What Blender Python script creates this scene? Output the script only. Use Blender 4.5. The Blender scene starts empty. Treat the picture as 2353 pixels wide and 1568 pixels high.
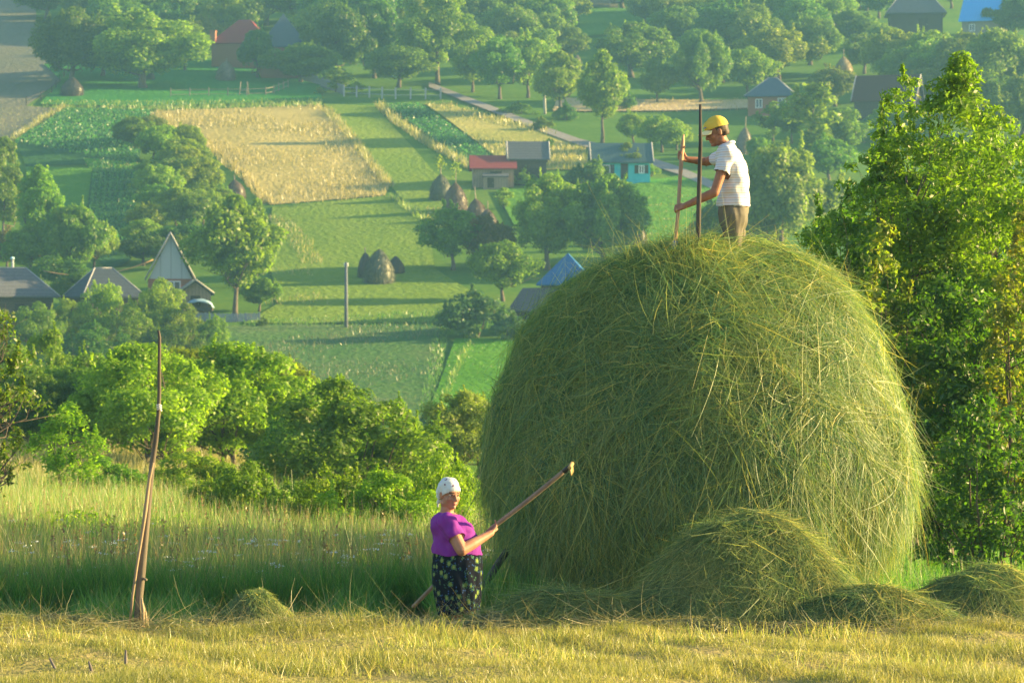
import bpy, math, random
import numpy as np
from mathutils import Vector, Matrix
PI = math.pi
sc = bpy.context.scene
COL = sc.collection
RNG = np.random.default_rng(7)
K, CU, CV = 7500.0, 1176.0, 784.0        # focal length and centre of the photograph in its own units

# ---------------------------------------------------------------- terrain
TY = [-80, 0, 14, 23.6, 28.2, 30, 31.5, 34, 60, 75, 115, 150, 200, 230, 260, 290, 330, 380, 430, 480, 540, 620, 760, 1000, 1300]
TZ = [-1.6, -1.75, -2.3, -2.46, -2.49, -2.66, -2.74, -2.86, -3.92, -4.31, -4.85, -5.4, -6.9, -6.3, -2.98, .93, 5.68, 14.4, 25.5,
      35.1, 47.1, 64.8, 96.7, 150, 215]
def _pchip(x, y):
    x, y = np.array(x, float), np.array(y, float)
    h = np.diff(x); d = np.diff(y) / h; m = np.zeros_like(y)
    m[0], m[-1] = d[0], d[-1]
    for i in range(1, len(y) - 1):
        if d[i-1] * d[i] > 0:
            w1, w2 = 2*h[i] + h[i-1], h[i] + 2*h[i-1]
            m[i] = (w1 + w2) / (w1 / d[i-1] + w2 / d[i])
    xs = np.arange(x[0], x[-1], .25)
    k = np.clip(np.searchsorted(x, xs, 'right') - 1, 0, len(h) - 1)
    t = (xs - x[k]) / h[k]
    return xs, ((1+2*t)*(1-t)**2*y[k] + t*(1-t)**2*h[k]*m[k] + t*t*(3-2*t)*y[k+1] + t*t*(t-1)*h[k]*m[k+1])
PX, PZ = _pchip(TY, TZ)
def ground(x, y):
    x = np.asarray(x, float); y = np.asarray(y, float)
    z = np.interp(y, PX, PZ)
    far = np.clip((y - 180) / 100, 0, 1)
    z = z + far * (.35*np.sin(x*.045 + y*.021) + .25*np.sin(x*.083 - y*.05 + 1.3))
    z = z + .05*np.clip(-(x + 1.2), 0, 14) * np.clip((y - 36) / 18, 0, 1) * np.clip((175 - y) / 45, 0, 1)
    near = np.clip((y - 16) / 6, 0, 1) * np.clip((70 - y) / 20, 0, 1)
    z = z + near * (.03*np.sin(x*2.3 + y*1.1) + .02*np.sin(x*4.1 - y*3.3 + .7) + .012*np.sin(x*7.3 + y*4.1))
    return z
_VY = np.arange(236, 1290, .5); _VV = CV - K * np.interp(_VY, PX, PZ) / _VY
def at(u, v, Y=None):
    """the place on the ground that the photograph shows at (u, v); Y given: the ground below it at that distance"""
    if Y is None:
        Y = float(np.interp(-v, -_VV, _VY))
        for _ in range(4):
            X = (u - CU) / K * Y
            dz = float(ground(X, Y)) - float(np.interp(Y, PX, PZ))
            Y = float(np.interp(-(v + K * dz / Y), -_VV, _VY))
    X = (u - CU) / K * Y
    return Vector((X, Y, float(ground(X, Y))))
def pt(u, v, Y):
    return Vector(((u - CU) / K * Y, Y, (CV - v) / K * Y))

# ---------------------------------------------------------------- object helpers
def tag(o, label=None, cat=None, group=None, kind=None):
    if label: o['label'] = label
    if cat: o['category'] = cat
    if group: o['group'] = group
    if kind: o['kind'] = kind
    return o
def thing(name, label, cat, loc=(0, 0, 0), rz=0, group=None):
    o = bpy.data.objects.new(name, None); COL.objects.link(o)
    o.location = loc; o.rotation_euler = (0, 0, rz); o.empty_display_size = .3
    return tag(o, label, cat, group)
def link(name, me, mats=(), parent=None):
    for m in (mats if isinstance(mats, (list, tuple)) else [mats]): me.materials.append(m)
    o = bpy.data.objects.new(name, me); COL.objects.link(o)
    if parent: o.parent = parent
    return o
class Geo:
    """collects vertices, quads and triangles with a tint per vertex, then makes ONE mesh"""
    def __init__(s): s.v = []; s.q = []; s.t = []; s.c = []; s.qm = []; s.tm = []; s.n = 0
    def add(s, v, q=None, t=None, c=None, m=0):
        v = np.asarray(v, float).reshape(-1, 3)
        s.v.append(v); s.c.append(np.full(len(v), .5) if c is None else np.broadcast_to(np.asarray(c, float), (len(v),)))
        if q is not None and len(q): q = np.asarray(q, np.int64).reshape(-1, 4); s.q.append(q + s.n); s.qm.append(np.full(len(q), m))
        if t is not None and len(t): t = np.asarray(t, np.int64).reshape(-1, 3); s.t.append(t + s.n); s.tm.append(np.full(len(t), m))
        s.n += len(v); return s
    def mesh(s, name, smooth=True):
        me = bpy.data.meshes.new(name)
        V = np.concatenate(s.v) if s.v else np.zeros((0, 3))
        Q = np.concatenate(s.q) if s.q else np.zeros((0, 4), np.int64)
        T = np.concatenate(s.t) if s.t else np.zeros((0, 3), np.int64)
        M = np.concatenate(s.qm + s.tm) if (s.qm or s.tm) else np.zeros(0)
        me.vertices.add(len(V)); me.vertices.foreach_set('co', V.astype(np.float32).ravel())
        me.loops.add(Q.size + T.size); me.loops.foreach_set('vertex_index', np.concatenate([Q.ravel(), T.ravel()]).astype(np.int32))
        nf = len(Q) + len(T); me.polygons.add(nf)
        tot = np.concatenate([np.full(len(Q), 4), np.full(len(T), 3)]).astype(np.int32)
        st = np.concatenate([[0], np.cumsum(tot)[:-1]]).astype(np.int32) if nf else tot
        me.polygons.foreach_set('loop_start', st)
        me.polygons.foreach_set('material_index', M.astype(np.int32))
        me.polygons.foreach_set('use_smooth', np.full(nf, smooth))
        me.update(calc_edges=True)
        a = me.attributes.new('tint', 'FLOAT', 'POINT'); a.data.foreach_set('value', np.concatenate(s.c).astype(np.float32))
        me.validate(); return me
    def obj(s, name, mats, parent=None, smooth=True): return link(name, s.mesh(name, smooth), mats, parent)
    # -------- solids
    def box(s, x0, x1, y0, y1, z0, z1, m=0, M=None, c=.5):
        v = np.array([[x, y, z] for x in (x0, x1) for y in (y0, y1) for z in (z0, z1)], float)
        if M is not None: v = np.array([tuple(M @ Vector(p)) for p in v])
        return s.add(v, [[0, 1, 3, 2], [4, 6, 7, 5], [0, 4, 5, 1], [2, 3, 7, 6], [0, 2, 6, 4], [1, 5, 7, 3]], m=m, c=c)
    def tube(s, pts, rad, n=7, m=0, c=.5, cap=True, squash=1.0):
        P = np.array([tuple(p) for p in pts], float); r = np.broadcast_to(np.asarray(rad, float), (len(P),))
        T = np.gradient(P, axis=0); T /= np.linalg.norm(T, axis=1)[:, None] + 1e-9
        ref = np.array([0, 1, 0.]) if abs(T[:, 2]).mean() > .5 else np.array([0, 0, 1.])
        A = np.cross(T, ref); A /= np.linalg.norm(A, axis=1)[:, None] + 1e-9; B = np.cross(T, A)
        th = np.arange(n) / n * 2 * PI
        V = P[:, None] + r[:, None, None] * (np.cos(th)[None, :, None] * A[:, None] + squash*np.sin(th)[None, :, None] * B[:, None])
        i = np.arange(len(P) - 1)[:, None] * n; j = np.arange(n)[None]; k = (j + 1) % n
        q = np.stack([i + j, i + k, i + n + k, i + n + j], -1).reshape(-1, 4)
        V = V.reshape(-1, 3); t = []
        if cap:
            V = np.vstack([V, P[0], P[-1]]); a, b = len(V) - 2, len(V) - 1
            for jj in range(n): t += [[a, (jj+1) % n, jj], [b, (len(P)-1)*n + jj, (len(P)-1)*n + (jj+1) % n]]
        return s.add(V, q, t, m=m, c=c)
    def loft(s, secs, n=20, m=0, c=.5, M=None):
        """secs: (x, y, z, rx, ry) rings stacked upwards, closed at both ends"""
        th = np.arange(n) / n * 2 * PI; V = []
        for (x, y, z, rx, ry) in secs: V.append(np.stack([x + rx*np.cos(th), y + ry*np.sin(th), np.full(n, z)], 1))
        V = np.vstack(V + [[secs[0][:3]], [secs[-1][:3]]]); L = len(secs)
        if M is not None: V = V @ np.array(M.to_3x3()).T + np.array(M.translation)
        i = np.arange(L - 1)[:, None] * n; j = np.arange(n)[None]; k = (j + 1) % n
        q = np.stack([i + j, i + k, i + n + k, i + n + j], -1).reshape(-1, 4); a, b = L*n, L*n + 1; t = []
        for jj in range(n): t += [[a, (jj+1) % n, jj], [b, (L-1)*n + jj, (L-1)*n + (jj+1) % n]]
        return s.add(V, q, t, m=m, c=c)
    def ball(s, p, r, n=12, m=0, M=None, c=.5):
        r = (r, r, r) if np.isscalar(r) else r
        k = n // 2
        secs = [(0, 0, -math.cos(PI*i/k), max(math.sin(PI*i/k), .02), max(math.sin(PI*i/k), .02)) for i in range(k+1)]
        X = Matrix.Translation(Vector(p)) @ (M if M is not None else Matrix.Identity(4)) @ Matrix.Diagonal((*r, 1))
        return s.loft(secs, n, m, c, X)
def nrm(a): return a / (np.linalg.norm(a, axis=-1, keepdims=True) + 1e-9)
def leaves(g, P, N, size, rng, aspect=.55, tint=None, m=0):
    """one pointed leaf (two triangles) per point"""
    n = len(P); R = rng.normal(size=(n, 3)); T = nrm(np.cross(N, R)); B = np.cross(N, T)
    s = size * rng.uniform(.65, 1.35, n)[:, None]; fold = N * s * rng.uniform(-.35, .1, n)[:, None]
    V = np.stack([P - T*s, P + B*s*aspect + fold*.3, P + T*s + fold, P - B*s*aspect + fold*.3], 1).reshape(-1, 3)
    i = np.arange(n)[:, None] * 4
    g.add(V, i + np.array([[0, 1, 2, 3]]), c=np.repeat(rng.random(n) if tint is None else tint, 4), m=m)
def ribbons(g, P, D, N, length, width, rng, bend=.4, seg=3, tint=None, sag=0., m=0, taper=True, flat=0.):
    """curved strips: start P, direction D, facing about N"""
    n = len(P); L = np.broadcast_to(length, (n,)); W = np.broadcast_to(width, (n,))
    side = nrm(np.cross(D, nrm(N + rng.normal(size=(n, 3))*.5)))
    b = rng.normal(size=(n, 3)) * bend; V = []
    if flat: b = b - N*np.sum(b*N, 1)[:, None]*flat
    for k in range(seg + 1):
        f = k / seg
        c = P + D*(L*f)[:, None] + b*(L*f*f)[:, None]; c[:, 2] -= sag * L * f * f
        w = W * (1 - .8*f if taper else 1 - .35*abs(2*f-1)) * .5
        V += [c - side*w[:, None], c + side*w[:, None]]
    V = np.stack(V, 1).reshape(-1, 3); i = np.arange(n)[:, None, None] * (2*seg + 2)
    q = i + np.array([[2*k, 2*k+1, 2*k+3, 2*k+2] for k in range(seg)])[None]
    g.add(V, q.reshape(-1, 4), c=np.repeat(rng.random(n) if tint is None else tint, 2*seg + 2), m=m)
def in_poly(x, y, poly):
    r = np.zeros(len(x), bool); j = len(poly) - 1
    for i in range(len(poly)):
        xi, yi = poly[i]; xj, yj = poly[j]
        r ^= ((yi > y) != (yj > y)) & (x < (xj - xi) * (y - yi) / (yj - yi + 1e-12) + xi); j = i
    return r
def sample_poly(poly, n, rng):
    p = np.array(poly); lo, hi = p.min(0), p.max(0); X = np.zeros((0, 2))
    while len(X) < n:
        q = lo + (hi - lo) * rng.random((n*2 + 50, 2)); X = np.vstack([X, q[in_poly(q[:, 0], q[:, 1], poly)]])
    return X[:n]

# ---------------------------------------------------------------- materials
class NT:
    def __init__(s, name):
        s.m = bpy.data.materials.new(name); s.m.use_nodes = True; s.t = s.m.node_tree
        for n in list(s.t.nodes): s.t.nodes.remove(n)
        s.out = s.t.nodes.new('ShaderNodeOutputMaterial')
    def n(s, kind, **kw):
        o = s.t.nodes.new(kind)
        for k, v in kw.items():
            if k == 'inp':
                for a, b in v.items():
                    if hasattr(b, 'is_output'): s.t.links.new(b, o.inputs[a])
                    else: o.inputs[a].default_value = b
            else: setattr(o, k, v)
        return o
    def noise(s, scale, detail=4, coord='Object', rough=.55, stretch=None):
        tc = s.n('ShaderNodeTexCoord').outputs[coord]
        if stretch: tc = s.n('ShaderNodeMapping', inp={'Vector': tc, 'Scale': stretch}).outputs[0]
        return s.n('ShaderNodeTexNoise', inp={'Vector': tc, 'Scale': scale, 'Detail': detail, 'Roughness': rough}).outputs['Fac']
    def ramp(s, fac, stops):
        r = s.n('ShaderNodeValToRGB', inp={'Fac': fac}); e = r.color_ramp.elements
        while len(e) < len(stops): e.new(.5)
        for x, (p, c) in zip(e, stops): x.position = p; x.color = (*c, 1)
        return r.outputs['Color']
    def attr(s, name='tint'): return s.n('ShaderNodeAttribute', attribute_name=name).outputs['Fac']
    def mix(s, fac, a, b, mode='MIX'):
        o = s.n('ShaderNodeMix', data_type='RGBA', blend_type=mode)
        for sock, v in ((o.inputs[0], fac), (o.inputs[6], a), (o.inputs[7], b)):
            if hasattr(v, 'is_output'): s.t.links.new(v, sock)
            else: sock.default_value = v if np.isscalar(v) else (*v, 1)
        return o.outputs[2]
    def math(s, op, a, b=0.):
        o = s.n('ShaderNodeMath', operation=op)
        for i, v in enumerate((a, b)):
            if hasattr(v, 'is_output'): s.t.links.new(v, o.inputs[i])
            else: o.inputs[i].default_value = v
        return o.outputs[0]
    def bump(s, h, strength=.5, dist=.02):
        return s.n('ShaderNodeBump', inp={'Height': h, 'Strength': strength, 'Distance': dist}).outputs[0]
    def finish(s, col, rough=.8, bump=None, spec=.25, metal=0., sheen=0.):
        p = s.n('ShaderNodeBsdfPrincipled')
        if hasattr(col, 'is_output'): s.t.links.new(col, p.inputs['Base Color'])
        else: p.inputs['Base Color'].default_value = (*col, 1)
        p.inputs['Roughness'].default_value = rough; p.inputs['Specular IOR Level'].default_value = spec
        p.inputs['Metallic'].default_value = metal
        if bump is not None: s.t.links.new(bump, p.inputs['Normal'])
        s.t.links.new(p.outputs[0], s.out.inputs[0]); return s.m
    def leafy(s, col, tcol, trans=.4, gloss=.06):
        """a thin leaf or straw: reflects and lets light through"""
        d = s.n('ShaderNodeBsdfDiffuse', inp={'Color': col, 'Roughness': .6}); t = s.n('ShaderNodeBsdfTranslucent', inp={'Color': tcol})
        a = s.n('ShaderNodeMixShader', inp={0: trans, 1: d.outputs[0], 2: t.outputs[0]}).outputs[0]
        if gloss:
            gl = s.n('ShaderNodeBsdfGlossy', inp={'Color': (.9, .9, .85, 1), 'Roughness': .45})
            a = s.n('ShaderNodeMixShader', inp={0: gloss, 1: a, 2: gl.outputs[0]}).outputs[0]
        s.t.links.new(a, s.out.inputs[0]); return s.m
def leaf_mat(name, dark, mid, light, trans=.43, gain=1.9, gloss=.02, var=.3, hue=.04):
    s = NT(name); tint = s.attr()
    oi = s.n('ShaderNodeObjectInfo').outputs['Random']
    col = s.ramp(tint, [(0, dark), (.55, mid), (1, light)])
    big = s.noise(.55, 2)
    col = s.mix(s.math('MULTIPLY', big, .5), col, light)
    h = s.n('ShaderNodeHueSaturation', inp={'Hue': s.math('ADD', .5, s.math('MULTIPLY', s.math('SUBTRACT', oi, .5), hue)), 'Saturation': 1.0,
            'Value': s.math('ADD', 1 - var/2, s.math('MULTIPLY', oi, var)), 'Color': col}).outputs[0]
    t = s.mix(1.0, h, (gain*.98, gain*1.06, gain*.4), 'MULTIPLY')
    return s.leafy(h, t, trans, gloss)
def straw_mat(name, stops, trans=.25, gain=1.3, noise=None, gloss=.05):
    s = NT(name); col = s.ramp(s.attr(), stops)
    if noise: col = s.mix(s.math('MULTIPLY', s.ramp(s.noise(noise[0], 3), [(.38, (0, 0, 0)), (.62, (1, 1, 1))]), noise[1]), col, noise[2])
    return s.leafy(col, s.mix(1.0, col, (gain, gain, gain*.7), 'MULTIPLY'), trans, gloss)
def plain(name, a, b, scale=8, rough=.8, bump=.3, dist=.01, stretch=None, spec=.25, detail=5):
    s = NT(name); f = s.noise(scale, detail, stretch=stretch)
    return s.finish(s.ramp(f, [(.3, a), (.7, b)]), rough, s.bump(f, bump, dist) if bump else None, spec)
def boards(name, a, b, per_m=5, axis='X', rough=.85, wave=.6, dist=.03, grain=12):
    """planks, tiles or sheets: bands along one axis of the object"""
    s = NT(name); tc = s.n('ShaderNodeTexCoord').outputs['Object']
    w = s.n('ShaderNodeTexWave', wave_type='BANDS', bands_direction=axis, wave_profile='SAW', inp={'Vector': tc, 'Scale': per_m*.314, 'Distortion': .4, 'Detail': 2}).outputs['Fac']
    f = s.noise(grain, 5)
    c = s.ramp(f, [(.3, a), (.7, b)])
    c = s.mix(s.math('MULTIPLY', s.math('LESS_THAN', w, .12), wave), c, tuple(x*.35 for x in a))
    return s.finish(c, max(rough, .75), s.bump(w, .6, dist), .12)
# ---------------------------------------------------------------- light, air, camera
SUN_EL, SUN_AZ = math.radians(15.5), math.radians(99)       # azimuth from the camera-facing direction round to the right
sd = Vector((math.sin(SUN_AZ)*math.cos(SUN_EL), -math.cos(SUN_AZ)*math.cos(SUN_EL), math.sin(SUN_EL)))
sl = bpy.data.lights.new('sun', 'SUN'); sl.energy = 5.0; sl.angle = math.radians(.6); sl.color = (1, .73, .31)
so = bpy.data.objects.new('sun', sl); COL.objects.link(so); so.rotation_euler = sd.to_track_quat('Z', 'Y').to_euler(); so.location = sd * 300
w = bpy.data.worlds.new('World'); sc.world = w; w.use_nodes = True
nt = w.node_tree; sky = nt.nodes.new('ShaderNodeTexSky'); sky.sky_type = 'NISHITA'; sky.sun_disc = False
sky.sun_elevation = SUN_EL; sky.sun_rotation = math.atan2(sd.x, sd.y)
bg = nt.nodes['Background']; nt.links.new(sky.outputs[0], bg.inputs[0]); bg.inputs[1].default_value = .075
cd = bpy.data.cameras.new('camera'); cam = bpy.data.objects.new('camera', cd); COL.objects.link(cam)
cam.rotation_euler = (PI/2, 0, 0); cd.lens = 36 * K / 2352; cd.sensor_width = 36; cd.clip_start = .1; cd.clip_end = 4000
cd.dof.use_dof = True; cd.dof.focus_distance = 32.2; cd.dof.aperture_fstop = 6.3
sc.camera = cam
sc.view_settings.view_transform = 'Standard'; sc.view_settings.look = 'None'; sc.view_settings.exposure = 2.08; sc.view_settings.gamma = 1
sc.cycles.use_denoising = True; sc.cycles.max_bounces = 8; sc.cycles.diffuse_bounces = 3; sc.cycles.transmission_bounces = 4
sc.cycles.volume_bounces = 1; sc.cycles.sample_clamp_indirect = 4
g = Geo(); g.box(-330, 330, -90, 1120, -9, 240)
hz = NT('haze_air'); pv = hz.n('ShaderNodeVolumePrincipled')
pv.inputs['Color'].default_value = (.27, .6, .93, 1); pv.inputs['Density'].default_value = .0003; pv.inputs['Anisotropy'].default_value = .1
hz.t.links.new(pv.outputs[0], hz.out.inputs['Volume'])
tag(g.obj('haze', hz.m), kind='stuff')

# ---------------------------------------------------------------- ground sheet
s = NT('meadow_ground'); tc = s.n('ShaderNodeTexCoord').outputs['Object']
f1 = s.noise(.05, 5); f2 = s.noise(1.3, 5); f3 = s.noise(14, 4)
far = s.ramp(f1, [(.35, (.055, .13, .02)), (.52, (.09, .18, .025)), (.7, (.15, .21, .036))])
far = s.mix(.5, far, s.ramp(f2, [(.3, (.05, .13, .018)), (.7, (.13, .21, .035))]))
near = s.ramp(f2, [(.3, (.2, .2, .06)), (.5, (.29, .25, .09)), (.7, (.34, .26, .12))])
near = s.mix(.5, near, s.ramp(f3, [(.3, (.13, .15, .04)), (.7, (.4, .33, .16))]))
yy = s.n('ShaderNodeSeparateXYZ', inp={0: tc}).outputs[1]
k = s.n('ShaderNodeMapRange', inp={0: yy, 1: 29.5, 2: 33}).outputs[0]
GROUND_M = s.finish(s.mix(k, near, far), 1, s.bump(s.mix(.5, f2, f3), .8, .12), 0)
ys = np.concatenate([np.arange(-80, 14, 4), np.arange(14, 40, .3), np.arange(40, 160, 2), np.arange(160, 660, 3), np.arange(660, 1240, 12)])
ss = np.linspace(-1, 1, 181); ss = np.sign(ss)*(.55*abs(ss) + .45*abs(ss)**3)
X = ss[None] * (45 + .5*np.maximum(ys, 0))[:, None]; Y = np.repeat(ys[:, None], len(ss), 1)
V = np.stack([X, Y, ground(X, Y)], -1).reshape(-1, 3); n = len(ss)
i = np.arange(len(ys)-1)[:, None]*n; j = np.arange(n-1)[None]
g = Geo(); g.add(V, np.stack([i+j, i+j+1, i+n+j+1, i+n+j], -1).reshape(-1, 4)); tag(g.obj('ground', GROUND_M), kind='structure')

# ---------------------------------------------------------------- fields laid over the hillside
import bmesh
FIELD_N = [0]
def plan(poly): return [tuple(at(u, v)[:2]) for u, v in poly]
def field(name, poly, mat, label=None, kind='structure', step=2.5, lift=None):
    p = plan(poly); FIELD_N[0] += 1
    bm = bmesh.new(); vs = [bm.verts.new((x, y, 0)) for x, y in p]
    f = bm.faces.new(vs); bmesh.ops.triangulate(bm, faces=[f])
    for ax in (0, 1):
        lo, hi = min(q[ax] for q in p), max(q[ax] for q in p); c = lo + step
        while c < hi:
            no = [0, 0, 0]; no[ax] = 1; co = [0, 0, 0]; co[ax] = c
            bmesh.ops.bisect_plane(bm, geom=bm.verts[:] + bm.edges[:] + bm.faces[:], plane_co=co, plane_no=no, dist=1e-5); c += step
    zl = (.06 + .012*FIELD_N[0]) if lift is None else lift
    for v in bm.verts: v.co.z = float(ground(v.co.x, v.co.y)) + zl
    bmesh.ops.recalc_face_normals(bm, faces=bm.faces[:])
    if sum(f.normal.z for f in bm.faces) < 0: bmesh.ops.reverse_faces(bm, faces=bm.faces[:])
    me = bpy.data.meshes.new(name); bm.to_mesh(me); bm.free()
    for q in me.polygons: q.use_smooth = True
    return tag(link(name, me, mat), label, None, None, kind)
def field_mat(name, a, b, c, big=.09, small=1.6, stretch=None, bump=.8):
    s = NT(name); f1 = s.noise(big, 5, stretch=stretch); f2 = s.noise(small, 6)
    col = s.mix(.55, s.ramp(f1, [(.32, a), (.5, b), (.68, c)]), s.ramp(f2, [(.3, a), (.5, b), (.72, c)]))
    return s.finish(col, 1, s.bump(f2, bump, .35), 0)
TAN = field_mat('hay_field', (.22, .21, .06), (.38, .315, .11), (.51, .42, .17))
MOWN = field_mat('mown_field', (.1, .18, .025), (.15, .23, .032), (.22, .28, .05), stretch=(1, .3, 1))
GREEN = field_mat('lawn', (.055, .16, .02), (.085, .21, .025), (.13, .25, .035)); EMER = field_mat('garden_lawn', (.03, .14, .03), (.045, .18, .035), (.07, .22, .04))
BRIGHT = field_mat('young_crop', (.055, .17, .014), (.085, .23, .018), (.13, .28, .028))
SOIL = field_mat('crop_soil', (.03, .085, .03), (.04, .11, .035), (.07, .15, .045))
YEL = field_mat('dry_meadow', (.17, .2, .05), (.3, .3, .08), (.42, .36, .13))
BROWN = field_mat('bare_slope', (.12, .135, .095), (.155, .155, .11), (.19, .175, .125), big=.05)
DULL = field_mat('fallow', (.05, .13, .035), (.08, .16, .045), (.15, .17, .075))
STUB = field_mat('stubble', (.34, .29, .15), (.44, .34, .19), (.5, .38, .22), stretch=(.3, 1, 1))
ROADM = plain('gravel', (.16, .15, .15), (.25, .23, .22), 2.5, 1, .3)
P_SLOPE = [(-200, -60), (75, -60), (85, 60), (122, 140), (140, 185), (60, 245), (-200, 268)]
P_STRIP = [(-200, 268), (60, 245), (148, 250), (20, 326), (-200, 335)]
P_POT = [(32, 325), (150, 254), (347, 257), (318, 376), (60, 384)]
P_HAY = [(358, 257), (735, 243), (790, 305), (895, 428), (885, 450), (620, 472), (560, 400), (470, 330)]
P_MOWN = [(742, 240), (860, 245), (900, 290), (1000, 400), (1085, 425), (1060, 520), (1000, 525), (920, 455), (898, 430), (800, 300)]
P_ROWS = [(880, 246), (962, 240), (1092, 330), (1172, 396), (1082, 394), (985, 315)]
P_YEL = [(975, 240), (1040, 245), (1250, 300), (1345, 342), (1350, 392), (1172, 392), (1092, 325)]
P_LOW = [(625, 478), (898, 452), (985, 530), (1000, 620), (1045, 650), (1150, 700), (1020, 742), (560, 745), (640, 700), (615, 590)]
P_CORN = [(212, 390), (318, 392), (300, 600), (250, 625), (190, 560)]
P_LAWN2 = [(60, 386), (212, 390), (185, 560), (60, 520)]
P_LIT = [(190, 366), (322, 378), (318, 391), (205, 389)]  # sunlit strip: the light is put into a brighter, yellower grass colour
P_FALLOW = [(440, 754), (700, 750), (1012, 752), (1000, 850), (985, 930), (960, 985), (440, 985)]
P_CROP = [(1045, 782), (1260, 782), (1260, 985), (978, 985)]
P_STRIPE = [(1425, 432), (1585, 402), (1660, 440), (1700, 600), (1430, 600)]
P_YARD = [(1140, 440), (1325, 434), (1300, 520), (1180, 520)]
P_GARDEN = [(100, 150), (420, 140), (730, 150), (740, 236), (300, 248), (90, 243), (140, 190)]
P_STUB = [(1280, 228), (1725, 232), (1725, 252), (1270, 258)]
for nm, p, m in (('slope', P_SLOPE, BROWN), ('stubble_field', P_STRIP, BROWN), ('potato_field', P_POT, SOIL), ('hay_field', P_HAY, TAN), ('mown_field', P_MOWN, MOWN),
                 ('potato_field', P_ROWS, SOIL), ('dry_meadow', P_YEL, YEL), ('mown_field', P_LOW, MOWN), ('corn_field', P_CORN, SOIL), ('lawn', P_LAWN2, GREEN),
                 ('lawn', P_LIT, BRIGHT), ('fallow_field', P_FALLOW, DULL), ('crop_field', P_CROP, BRIGHT), ('mown_field', P_STRIPE, GREEN), ('lawn', P_YARD, GREEN),
                 ('garden', P_GARDEN, EMER), ('stubble_field', P_STUB, STUB)):
    field(nm, p, m)
road = [(985, 198), (1060, 228), (1150, 262), (1240, 297), (1330, 330), (1450, 362), (1560, 396), (1660, 440)]
up = [(u, v - 6 - .004*(u-985)) for u, v in road]; dn = [(u, v + 6 + .006*(u-985)) for u, v in road]
field('road', up + dn[::-1], ROADM)
field('field', [(1330, 20), (1560, 25), (1560, 60), (1330, 90)], GREEN); field('field', [(1300, -5), (1420, 5), (1420, 22), (1300, 18)], BROWN)

# ---------------------------------------------------------------- growing things on the fields: stuff nobody could count
def tufts(name, poly, dens, h, w_, mat, seed=1, patch=None, kindrows=None):
    rng = np.random.default_rng(seed); p = plan(poly); a = np.array(p)
    area = .5*abs(np.dot(a[:, 0], np.roll(a[:, 1], 1)) - np.dot(a[:, 1], np.roll(a[:, 0], 1)))
    q = sample_poly(p, int(area*dens), rng)
    if patch:
        f = np.sin(q[:, 0]*patch + 1.3*np.sin(q[:, 1]*patch*.7)) + np.sin(q[:, 1]*patch*.9 + 2*np.sin(q[:, 0]*patch*.6))
        q = q[rng.random(len(q)) < .35 + .45*f]
    blades(name, q, h, w_, mat, rng)
def blades(name, q, h, w_, mat, rng, lean=.28, seg=1, tint=None, kind='stuff', sag=0., label=None, cat=None):
    n = len(q); P = np.stack([q[:, 0], q[:, 1], ground(q[:, 0], q[:, 1])], 1); P[:, 2] -= .01
    D = nrm(np.stack([rng.normal(size=n)*lean, rng.normal(size=n)*lean, np.ones(n)], 1))
    ph = rng.random(n)*2*PI; N = np.stack([np.cos(ph), np.sin(ph), np.zeros(n)], 1)
    g = Geo(); ribbons(g, P, D, N, h*rng.uniform(.6, 1.35, n), w_*rng.uniform(.7, 1.3, n), rng, .15, seg, tint, sag)
    return tag(g.obj(name, mat), label, cat, None, kind)
G_TAN = straw_mat('hay_grass', [(0, (.26, .24, .06)), (.5, (.41, .345, .13)), (1, (.54, .46, .21))], .35)
G_YEL = straw_mat('dry_grass', [(0, (.15, .2, .04)), (.5, (.32, .32, .08)), (1, (.5, .42, .15))], .4)
G_GRN = straw_mat('green_grass', [(0, (.08, .17, .016)), (.5, (.145, .25, .022)), (1, (.26, .33, .042))], .4, 1.6)
G_DEEP = straw_mat('deep_grass', [(0, (.045, .14, .018)), (.5, (.075, .2, .022)), (1, (.14, .27, .034))], .4, 1.6)
G_CROP = straw_mat('crop_leaf', [(0, (.03, .13, .025)), (.5, (.05, .19, .035)), (1, (.1, .27, .05))], .4, 1.7)
tufts('hay_grass', P_HAY, 9, .5, .16, G_TAN, 2, .25)
tufts('hay_grass', P_STRIP, 2.5, .25, .12, G_YEL, 3)
tufts('meadow_grass', P_MOWN, 5, .14, .14, G_GRN, 4)
tufts('meadow_grass', P_LOW, 6, .14, .12, G_GRN, 5)
tufts('dry_grass', P_YEL, 8, .65, .2, G_YEL, 6, .2)
tufts('meadow_grass', P_STRIPE, 6, .2, .14, G_DEEP, 7); tufts('meadow_grass', P_YARD, 5, .2, .14, G_DEEP, 8)
tufts('meadow_grass', P_GARDEN, 2.2, .2, .16, G_DEEP, 9); tufts('meadow_grass', P_CROP, 14, .25, .08, G_DEEP, 10)
tufts('meadow_grass', P_FALLOW, 10, .4, .1, straw_mat('fallow_grass', [(0, (.05, .11, .04)), (.6, (.1, .16, .06)), (1, (.26, .22, .13))], .4), 11, .3)
tufts('meadow_grass', P_LAWN2, 5, .2, .12, G_DEEP, 12); tufts('meadow_grass', P_LIT, 9, .35, .12, G_YEL, 13)
tufts('stubble', P_STUB, 6, .4, .16, G_TAN, 14)
def verge(name, line, wd, dens, h, w_, mat, seed):
    top = [(u - wd, v) for u, v in line]; bot = [(u + wd, v) for u, v in line]
    tufts(name, top + bot[::-1], dens, h, w_, mat, seed)
verge('dry_grass', [(150, 250), (95, 280), (25, 328)], 8, 16, .8, .15, G_YEL, 21)
verge('dry_grass', [(748, 255), (800, 310), (850, 375), (895, 432)], 10, 16, .8, .15, G_YEL, 22)
verge('dry_grass', [(870, 247), (905, 280), (960, 318), (985, 335), (1040, 365), (1082, 390)], 9, 18, 1.0, .16, G_YEL, 23)
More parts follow.
